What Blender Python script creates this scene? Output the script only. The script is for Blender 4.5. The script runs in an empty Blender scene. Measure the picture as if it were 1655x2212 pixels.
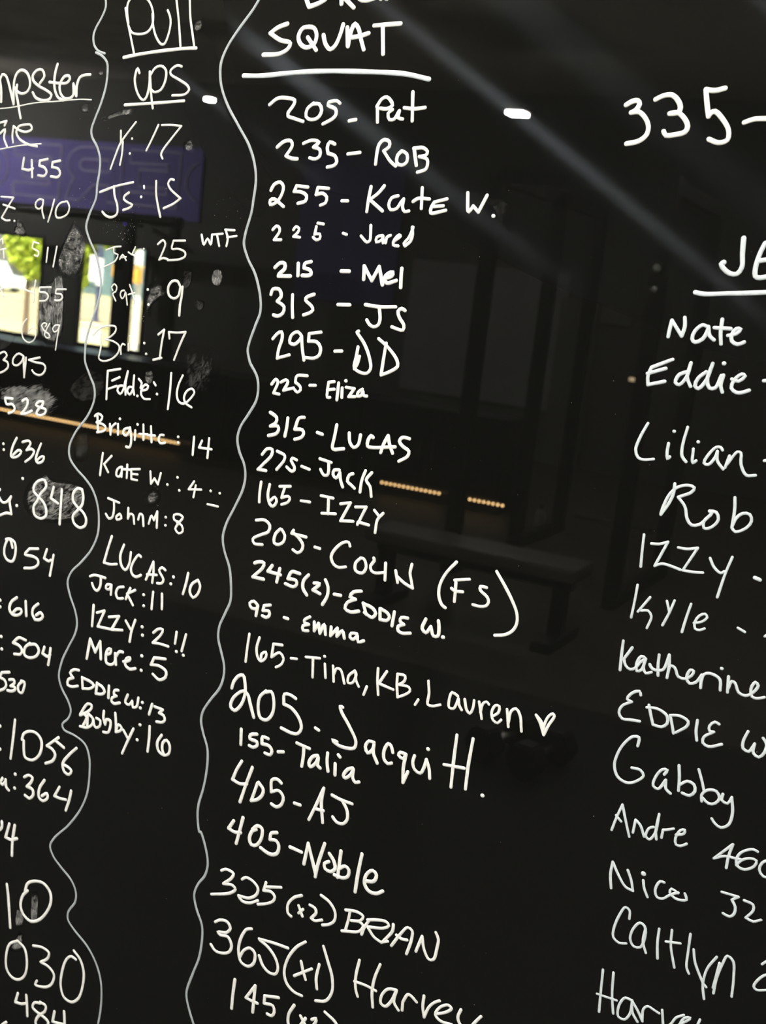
import bpy, bmesh, math, random
from mathutils import Vector, Matrix
R = random.Random(7)
S = bpy.context.scene
COL = S.collection

# ------------------------------------------------------------------ camera, sky, sun, exposure
cam_d = bpy.data.cameras.new('camera'); cam = bpy.data.objects.new('camera', cam_d); COL.objects.link(cam)
CX = Vector((0.8857, 0.4513, 0.1117)); CF = Vector((-0.4283, 0.8856, -0.1815)).normalized()
CX = (CX - CF * CX.dot(CF)).normalized(); CU = CX.cross(CF)
cam.matrix_world = Matrix(((CX.x, CU.x, -CF.x, 0.0), (CX.y, CU.y, -CF.y, -0.956), (CX.z, CU.z, -CF.z, 1.6), (0, 0, 0, 1)))
cam_d.sensor_fit = 'HORIZONTAL'; cam_d.sensor_width = 36.0; cam_d.lens = 36.0 * 2600 / 1655
cam_d.clip_start = 0.02; cam_d.clip_end = 300
cam_d.dof.use_dof = True; cam_d.dof.focus_distance = 1.08; cam_d.dof.aperture_fstop = 13.5
S.camera = cam
vs = S.view_settings
vs.view_transform = 'Standard'; vs.look = 'None'; vs.gamma = 1.0; vs.use_curve_mapping = False; vs.exposure = 0.0
S.cycles.use_denoising = True
S.cycles.max_bounces = 8; S.cycles.glossy_bounces = 5; S.cycles.transparent_max_bounces = 16
S.cycles.sample_clamp_indirect = 20.0
S.cycles.caustics_reflective = False; S.cycles.caustics_refractive = False

LAMP = 740.0          # radiance of the LED panels
w = bpy.data.worlds.new('sky'); S.world = w; w.use_nodes = True
bg = w.node_tree.nodes['Background']; bg.inputs[0].default_value = (0.62, 0.80, 1.0, 1); bg.inputs[1].default_value = 26.0
sun_d = bpy.data.lights.new('sun', 'SUN'); sun_d.energy = 255.0; sun_d.angle = 0.009; sun_d.color = (1.0, 0.95, 0.84)
sun = bpy.data.objects.new('sun', sun_d); COL.objects.link(sun)
sun.rotation_euler = Vector((-0.30, -0.62, -0.72)).to_track_quat('-Z', 'Y').to_euler()

# ------------------------------------------------------------------ materials
def mat(name, col=(.5, .5, .5), rough=.5, metal=0.0, noise=0.0, scale=20.0, spec=.5, emit=None, es=0.0, bump=0.0):
    m = bpy.data.materials.new(name); m.use_nodes = True; nt = m.node_tree; b = nt.nodes['Principled BSDF']
    b.inputs['Base Color'].default_value = (*col, 1); b.inputs['Roughness'].default_value = rough
    b.inputs['Metallic'].default_value = metal; b.inputs['Specular IOR Level'].default_value = spec
    if emit: b.inputs['Emission Color'].default_value = (*emit, 1); b.inputs['Emission Strength'].default_value = es
    if noise or bump:
        tc = nt.nodes.new('ShaderNodeTexCoord'); nz = nt.nodes.new('ShaderNodeTexNoise')
        nz.inputs['Scale'].default_value = scale; nz.inputs['Detail'].default_value = 6
        nt.links.new(tc.outputs['Object'], nz.inputs['Vector'])
        if noise:
            cr = nt.nodes.new('ShaderNodeValToRGB')
            cr.color_ramp.elements[0].position = .3; cr.color_ramp.elements[1].position = .7
            cr.color_ramp.elements[0].color = (*[c * (1 - noise) for c in col], 1)
            cr.color_ramp.elements[1].color = (*[min(1, c * (1 + noise)) for c in col], 1)
            nt.links.new(nz.outputs['Fac'], cr.inputs['Fac']); nt.links.new(cr.outputs['Color'], b.inputs['Base Color'])
        if bump:
            bp = nt.nodes.new('ShaderNodeBump'); bp.inputs['Strength'].default_value = bump
            nt.links.new(nz.outputs['Fac'], bp.inputs['Height']); nt.links.new(bp.outputs['Normal'], b.inputs['Normal'])
    return m

def glass_board_mat():
    m = bpy.data.materials.new('black_glass'); m.use_nodes = True; nt = m.node_tree; b = nt.nodes['Principled BSDF']
    b.inputs['Base Color'].default_value = (.0046, .0046, .0041, 1); b.inputs['Roughness'].default_value = 0.0
    b.inputs['IOR'].default_value = 1.52
    return m

def lamp_streak_mat():
    """a see-through added film: faint diagonal gloss imitating flare streaks through the mirrored lamps"""
    m = bpy.data.materials.new('lamp_streak_film'); m.use_nodes = True; nt = m.node_tree; N = nt.nodes; L = nt.links
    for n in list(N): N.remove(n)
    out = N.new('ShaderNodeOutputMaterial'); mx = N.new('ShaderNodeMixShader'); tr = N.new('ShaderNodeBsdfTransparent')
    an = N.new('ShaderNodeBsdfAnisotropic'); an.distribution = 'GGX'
    an.inputs['Color'].default_value = (.75, .86, 1, 1); an.inputs['Roughness'].default_value = STREAK_ROUGH; an.inputs['Anisotropy'].default_value = STREAK_ANISO
    tg = N.new('ShaderNodeCombineXYZ'); tg.inputs[0].default_value = math.cos(STREAK_ANG); tg.inputs[2].default_value = math.sin(STREAK_ANG)
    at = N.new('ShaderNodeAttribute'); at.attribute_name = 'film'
    mu = N.new('ShaderNodeMath'); mu.operation = 'MULTIPLY'; mu.inputs[1].default_value = STREAK
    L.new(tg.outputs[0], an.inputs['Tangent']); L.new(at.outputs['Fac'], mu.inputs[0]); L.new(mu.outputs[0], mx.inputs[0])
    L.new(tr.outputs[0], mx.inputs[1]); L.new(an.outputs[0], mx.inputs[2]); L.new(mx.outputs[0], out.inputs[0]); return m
STREAK, STREAK_ROUGH, STREAK_ANISO, STREAK_ANG = 0.0045, 0.1245, 0.871, math.radians(56)  # strength, spread and direction of the added lamp streaks

def ink_mat(name, col):
    m = mat(name, col, .42, noise=.10, scale=260); return m

def smudge_mat(name, dens, ang, sx, sy, lo, hi, col=(.8, .8, .78)):
    """dried marker dust wiped over the glass: thin, streaky, see-through"""
    m = bpy.data.materials.new(name); m.use_nodes = True; nt = m.node_tree; N = nt.nodes; L = nt.links
    for n in list(N): N.remove(n)
    out = N.new('ShaderNodeOutputMaterial'); mx = N.new('ShaderNodeMixShader'); tr = N.new('ShaderNodeBsdfTransparent')
    df = N.new('ShaderNodeBsdfDiffuse'); df.inputs[0].default_value = (*col, 1)
    tc = N.new('ShaderNodeTexCoord'); mp = N.new('ShaderNodeMapping'); mp.inputs['Rotation'].default_value = (0, ang, 0)
    mp2 = N.new('ShaderNodeMapping'); mp2.inputs['Scale'].default_value = (sx, 1, sy)
    nz = N.new('ShaderNodeTexNoise'); nz.inputs['Scale'].default_value = 1; nz.inputs['Detail'].default_value = 5; nz.inputs['Roughness'].default_value = .65
    nz.inputs['Distortion'].default_value = 1.8
    n2 = N.new('ShaderNodeTexNoise'); n2.inputs['Scale'].default_value = 130; n2.inputs['Detail'].default_value = 3
    at = N.new('ShaderNodeAttribute'); at.attribute_name = 'film'
    # streaks + patchiness + thinning towards the patch's ragged edge
    e1 = N.new('ShaderNodeMath'); e1.operation = 'MULTIPLY_ADD'; e1.inputs[1].default_value = .45; e1.inputs[2].default_value = -.45
    e2 = N.new('ShaderNodeMath'); e2.operation = 'MULTIPLY_ADD'; e2.inputs[1].default_value = .55; e2.inputs[2].default_value = -.275
    s1 = N.new('ShaderNodeMath'); s1.operation = 'ADD'; s2 = N.new('ShaderNodeMath'); s2.operation = 'ADD'
    mr = N.new('ShaderNodeMapRange'); mr.inputs[1].default_value = lo; mr.inputs[2].default_value = hi; mr.inputs[3].default_value = 0; mr.inputs[4].default_value = dens
    mu = N.new('ShaderNodeMath'); mu.operation = 'MULTIPLY'
    L.new(tc.outputs['Object'], mp.inputs[0]); L.new(mp.outputs[0], mp2.inputs[0]); L.new(mp2.outputs[0], nz.inputs['Vector']); L.new(tc.outputs['Object'], n2.inputs['Vector'])
    L.new(at.outputs['Fac'], e1.inputs[0]); L.new(n2.outputs['Fac'], e2.inputs[0]); L.new(e1.outputs[0], s1.inputs[0]); L.new(e2.outputs[0], s1.inputs[1])
    L.new(s1.outputs[0], s2.inputs[0]); L.new(nz.outputs['Fac'], s2.inputs[1])
    L.new(s2.outputs[0], mr.inputs[0]); L.new(mr.outputs[0], mu.inputs[0]); L.new(at.outputs['Fac'], mu.inputs[1])
    L.new(mu.outputs[0], mx.inputs[0]); L.new(tr.outputs[0], mx.inputs[1]); L.new(df.outputs[0], mx.inputs[2])
    L.new(mx.outputs[0], out.inputs[0]); return m

def pane_mat():
    m = bpy.data.materials.new('window_glass'); m.use_nodes = True; nt = m.node_tree; N = nt.nodes
    for n in list(N): N.remove(n)
    out = N.new('ShaderNodeOutputMaterial'); mx = N.new('ShaderNodeMixShader'); mx.inputs[0].default_value = .06
    tr = N.new('ShaderNodeBsdfTransparent'); tr.inputs[0].default_value = (.95, .97, .95, 1); gl = N.new('ShaderNodeBsdfGlossy'); gl.inputs['Roughness'].default_value = .01
    nt.links.new(tr.outputs[0], mx.inputs[1]); nt.links.new(gl.outputs[0], mx.inputs[2]); nt.links.new(mx.outputs[0], out.inputs[0]); return m

M = dict(
    glass=glass_board_mat(), edge=mat('polished_edge', (.02, .03, .03), .1), steel=mat('brushed_steel', (.6, .6, .6), .3, 1.0, noise=.05, scale=80),
    ink=ink_mat('white_marker', (.80, .80, .77)), ink_old=ink_mat('thin_white_marker', (.66, .66, .63)),
    ink_blue=ink_mat('pale_blue_white_marker', (.60, .65, .68)), ink_grey=ink_mat('pale_grey_marker', (.37, .40, .42)),
    wall=mat('charcoal_wall_paint', (.085, .085, .083), .7, noise=.12, scale=3), wall_f=mat('grey_wall_paint', (.10, .10, .10), .7, noise=.1, scale=3),
    ceil=mat('dark_ceiling_paint', (.72, .68, .58), .8, noise=.15, scale=2), floor=mat('black_rubber_floor', (.075, .072, .060), .55, noise=.3, scale=30, bump=.02, spec=.35),
    purple=mat('purple_banner_cloth', (.22, .18, .58), .7, noise=.08, scale=6), outline=mat('lilac_outline_print', (.75, .70, .95), .6, noise=.05),
    navy=mat('navy_wall_panel', (.10, .10, .30), .6, noise=.1, scale=5), black=mat('black_powder_coat', (.012, .012, .012), .4, noise=.1, scale=60),
    frame=mat('black_window_frame', (.012, .012, .014), .4, noise=.1), vinyl=mat('black_vinyl', (.17, .16, .14), .35, noise=.15, scale=50),
    chrome=mat('chrome', (.9, .89, .86), .32, 1.0, noise=.03), rubber=mat('black_rubber', (.01, .01, .01), .55, noise=.2, scale=60),
    cab=mat('black_laminate', (.02, .02, .022), .3, noise=.1, scale=12), grey=mat('grey_panel', (.12, .12, .11), .5, noise=.08, scale=9),
    panel=mat('mid_grey_panel', (.26, .26, .27), .6, noise=.08, scale=4), near_shade=mat('near_floor_shade', (.012, .012, .011), .6, noise=.3, scale=30, spec=.3), pale=mat('pale_plastic', (.55, .54, .5), .4, noise=.06), lamp=mat('led_panel', (.9, .9, .9), .5, emit=(1.0, .96, .88), es=LAMP),
    house=mat('white_housing', (.5, .5, .48), .5, noise=.03), bulb=mat('warm_led', (.9, .8, .5), .5, emit=(1.0, .62, .25), es=60.0),
    spot=mat('violet_led', (.3, .2, .8), .5, emit=(.22, .16, 1.0), es=9.0), warm=mat('warm_indicator', (.9, .8, .6), .5, emit=(1.0, .75, .45), es=9.0),
    pane=pane_mat(), leaf=mat('sunlit_leaf', (.42, .50, .05), .6, noise=.3, scale=3), bark=mat('bark', (.12, .08, .05), .8, noise=.3, scale=15),
    paving=mat('pale_paving', (.52, .44, .23), .8, noise=.12, scale=1.5), road=mat('dusty_road', (.46, .36, .20), .85, noise=.12, scale=.8),
    teal=mat('blue_grey_cladding', (.10, .16, .17), .6, noise=.25, scale=.5), white=mat('white_paint', (.75, .77, .75), .35, noise=.03),
    carglass=mat('car_glass', (.10, .16, .18), .1), tyre=mat('tyre', (.03, .03, .03), .7, noise=.1), signal=mat('orange_signal_paint', (.75, .36, .05), .5, noise=.05),
    red=mat('dark_red_lens', (.16, .03, .02), .3, noise=.05), post=mat('dark_blue_post', (.05, .06, .12), .5, noise=.1), cream=mat('cream_car_paint', (.72, .68, .42), .4, noise=.04),
)

# ------------------------------------------------------------------ mesh helpers
def link(name, bm, m, parent=None, smooth=False):
    me = bpy.data.meshes.new(name); bm.normal_update(); bm.to_mesh(me); bm.free(); me.materials.append(m)
    if smooth:
        for p in me.polygons: p.use_smooth = True
    o = bpy.data.objects.new(name, me); COL.objects.link(o)
    if parent: o.parent = parent
    return o
def box(bm, a, b, bev=0.0):
    a, b = Vector(a), Vector(b); c = (a + b) / 2; s = b - a
    r = bmesh.ops.create_cube(bm, size=1, matrix=Matrix.Translation(c) @ Matrix.Diagonal((abs(s.x), abs(s.y), abs(s.z), 1)))
    if bev:
        es = {e for v in r['verts'] for e in v.link_edges}
        bmesh.ops.bevel(bm, geom=list(es), offset=bev, segments=2, affect='EDGES', profile=.6)
def cyl(bm, a, b, r, seg=16, r2=None):
    a, b = Vector(a), Vector(b); d = b - a
    q = d.to_track_quat('Z', 'Y').to_matrix().to_4x4()
    bmesh.ops.create_cone(bm, cap_ends=True, segments=seg, radius1=r, radius2=r if r2 is None else r2, depth=d.length, matrix=Matrix.Translation((a + b) / 2) @ q)
def ball(bm, c, r, seg=12, sc=(1, 1, 1)):
    bmesh.ops.create_uvsphere(bm, u_segments=seg, v_segments=max(6, seg // 2), radius=r, matrix=Matrix.Translation(c) @ Matrix.Diagonal((*sc, 1)))
def prism(bm, pts, axis, lo, hi):
    """polygon pts (2D) swept along axis 0/1/2 from lo to hi"""
    def P(u, v, t): return (t, u, v) if axis == 0 else ((u, t, v) if axis == 1 else (u, v, t))
    A = [bm.verts.new(P(u, v, lo)) for u, v in pts]; B = [bm.verts.new(P(u, v, hi)) for u, v in pts]
    n = len(pts)
    for i in range(n): bm.faces.new((A[i], A[(i + 1) % n], B[(i + 1) % n], B[i]))
    bm.faces.new(A[::-1]); bm.faces.new(B); bmesh.ops.recalc_face_normals(bm, faces=bm.faces[:])
def bx(name, a, b, m, parent=None, bev=0.0):
    bm = bmesh.new(); box(bm, a, b, bev); return link(name, bm, m, parent)
def cy(name, a, b, r, m, parent=None, seg=16, r2=None):
    bm = bmesh.new(); cyl(bm, a, b, r, seg, r2); return link(name, bm, m, parent, False)
def thing(name, label, cat, loc=(0, 0, 0), group=None):
    o = bpy.data.objects.new(name, None); o.empty_display_size = .1; COL.objects.link(o); o.location = loc
    o['label'] = label; o['category'] = cat
    if group: o['group'] = group
    return o
def struct(o): o['kind'] = 'structure'; return o
def tag(o, label, cat, group=None):
    o['label'] = label; o['category'] = cat
    if group: o['group'] = group
    return o
def dup(root, loc, label, group):
    r = root.copy(); COL.objects.link(r); r.location = loc; r['label'] = label; r['group'] = group
    for ch in root.children:
        c = ch.copy(); COL.objects.link(c); c.parent = r
        for g in ch.children:
            d = g.copy(); COL.objects.link(d); d.parent = c
    return r

# ------------------------------------------------------------------ the room
X0, X1, Y0, Y1, H = -13.0, 3.0, -11.0, 0.04, 3.7
struct(bx('floor', (X0 - .2, Y0 - .05, -.12), (X1 + .2, Y1 + .2, 0), M['floor']))
struct(bx('ceiling', (X0 - .2, Y0 - .2, H), (X1 + .2, Y1 + .2, H + .2), M['ceil']))
struct(bx('wall_front', (X0 - .2, Y1, 0), (X1 + .2, Y1 + .2, H), M['wall_f']))
struct(bx('wall_left', (X0 - .2, Y0, 0), (X0, Y1, H), M['wall']))
struct(bx('wall_right', (X1, Y0, 0), (X1 + .2, Y1, H), M['wall']))
WZ0, WZ1 = 0.51, 1.73
WA, WB = (-12.35, -10.985), (-10.335, -9.345)
bm = bmesh.new()
for a, b in (((X0 - .2, 0), (X1 + .2, WZ0)), ((X0 - .2, WZ1), (X1 + .2, H)), ((X0 - .2, WZ0), (WA[0], WZ1)), ((WA[1], WZ0), (WB[0], WZ1)), ((WB[1], WZ0), (X1 + .2, WZ1))):
    box(bm, (a[0], Y0 - .05, a[1]), (b[0], Y0, b[1]))
struct(link('wall_back', bm, M['wall']))
def window(n, x0, x1, mull):
    fr = bmesh.new(); t = .035
    box(fr, (x0 - t, Y0 - .05, WZ0 - t), (x0, Y0 + .01, WZ1 + t)); box(fr, (x1, Y0 - .05, WZ0 - t), (x1 + t, Y0 + .01, WZ1 + t))
    box(fr, (x0, Y0 - .05, WZ0 - t), (x1, Y0 + .01, WZ0)); box(fr, (x0, Y0 - .05, WZ1), (x1, Y0 + .01, WZ1 + t))
    for a, b in mull: box(fr, (a, Y0 - .05, WZ0), (b, Y0 + .03, WZ1))
    f = struct(link(n, fr, M['frame']))
    xs = [x0] + [v for ab in mull for v in ab] + [x1]
    for i in range(0, len(xs), 2): bx('pane', (xs[i], Y0 - .03, WZ0), (xs[i + 1], Y0 - .024, WZ1), M['pane'], f)
    return f
window('window_1', *WA, [])
w2 = window('window_2', *WB, [(-9.80, -9.60)])
bx('pull_handle', (-9.20, Y0 + .06, .95), (-9.16, Y0 + .10, 1.66), M['grey'], w2)
d1 = struct(bx('door_1', (-4.02, Y0, 0), (-3.62, Y0 + .05, 1.72), M['grey']))
bx('handle', (-3.72, Y0 + .05, .95), (-3.69, Y0 + .10, 1.1), M['steel'], d1)

# ------------------------------------------------------------------ the glass board and everything written on it
board = thing('glass_board', 'large black glass writing board covered in white handwritten lists, fixed to the wall', 'board', (-.6, 0, .6))
BO = board.location
bm = bmesh.new(); box(bm, (-2.1 - BO.x, 0.0, 0.5 - BO.z), (.9 - BO.x, .010, 2.15 - BO.z), .0015); link('glass_panel', bm, M['glass'], board)
for sx in (-2.02, .82):
    for sz in (.58, 2.07):
        bm = bmesh.new(); cyl(bm, (sx - BO.x, -.006, sz - BO.z), (sx - BO.x, .04, sz - BO.z), .011, 24); o = link('standoff', bm, M['steel'], board); o['label'] = 'steel standoff pin'

def smooth_pts(pts, step=.0022):
    if len(pts) == 1: return [pts[0]]
    out = []
    P = [pts[0] + (pts[0] - pts[1])] + pts + [pts[-1] + (pts[-1] - pts[-2])]
    for i in range(1, len(P) - 2):
        p0, p1, p2, p3 = P[i - 1], P[i], P[i + 1], P[i + 2]
        def tj(t, a, b): return t + max((b - a).length, 1e-6) ** .5
        t0 = 0; t1 = tj(t0, p0, p1); t2 = tj(t1, p1, p2); t3 = tj(t2, p2, p3)
        n = max(2, int((p2 - p1).length / step))
        for k in range(n):
            t = t1 + (t2 - t1) * k / n
            a1 = p0 * ((t1 - t) / (t1 - t0)) + p1 * ((t - t0) / (t1 - t0)); a2 = p1 * ((t2 - t) / (t2 - t1)) + p2 * ((t - t1) / (t2 - t1)); a3 = p2 * ((t3 - t) / (t3 - t2)) + p3 * ((t - t2) / (t3 - t2))
            b1 = a1 * ((t2 - t) / (t2 - t0)) + a2 * ((t - t0) / (t2 - t0)); b2 = a2 * ((t3 - t) / (t3 - t1)) + a3 * ((t - t1) / (t3 - t1))
            out.append(b1 * ((t2 - t) / (t2 - t1)) + b2 * ((t - t1) / (t2 - t1)))
    out.append(pts[-1]); return out

PROF = ((-1, 0), (-.86, .5), (-.5, .86), (0, 1), (.5, .86), (.86, .5), (1, 0))
def pen(bm, pts, wd, org):
    """one pen stroke: a low rounded ribbon of ink with round ends; pts are (x, z) on the board"""
    r = wd / 2; hgt = min(.0007, .16 * wd); z0 = -.00005
    q = smooth_pts([Vector(p) for p in pts])
    if len(q) == 1: q = [q[0] - Vector((r * .12, 0)), q[0] + Vector((r * .12, 0))]; r *= 1.12
    n = len(q); rings = []
    ph = R.random() * 6
    for i in range(n):
        t = (q[min(i + 1, n - 1)] - q[max(i - 1, 0)])
        t = t.normalized() if t.length > 1e-9 else Vector((1, 0))
        s = 1 + .05 * math.sin(i * .35 + ph) if n > 4 else 1
        rings.append((q[i], t, r * s, 1))
    st = [(q[0] - rings[0][1] * r * math.sin(a), rings[0][1], r * math.cos(a), math.cos(a)) for a in (1.53, 1.2, .8, .4)]
    en = [(q[-1] + rings[-1][1] * r * math.sin(a), rings[-1][1], r * math.cos(a), math.cos(a)) for a in (.4, .8, 1.2, 1.53)]
    prev = None
    for c, t, rr, hh in st + rings + en:
        nx, nz = -t.y, t.x
        ring = [bm.verts.new((c.x + nx * rr * u - org[0], z0 - hgt * hh * v, c.y + nz * rr * u - org[1])) for u, v in PROF]
        if prev:
            for k in range(len(PROF) - 1): bm.faces.new((prev[k], prev[k + 1], ring[k + 1], ring[k]))
        prev = ring

def parse(txt):
    E = []
    for ln in txt.strip().split('\n'):
        if ln[0] == '@': E.append((ln[1:], []))
        else:
            hd, *pp = ln.split(); subs = [[]]; k = hd[0]; wd = float(hd[1:]) / 1000
            for p in pp:
                c = p.endswith('c'); a, b = p.rstrip('c').split(','); v = (-float(a) / 1e4, float(b) / 1e4)
                subs[-1].append(v)
                if c: subs.append([v])
            E[-1][1].append((k, wd, [s for s in subs if len(s) > 1 or len(subs) == 1]))
    return E
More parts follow.
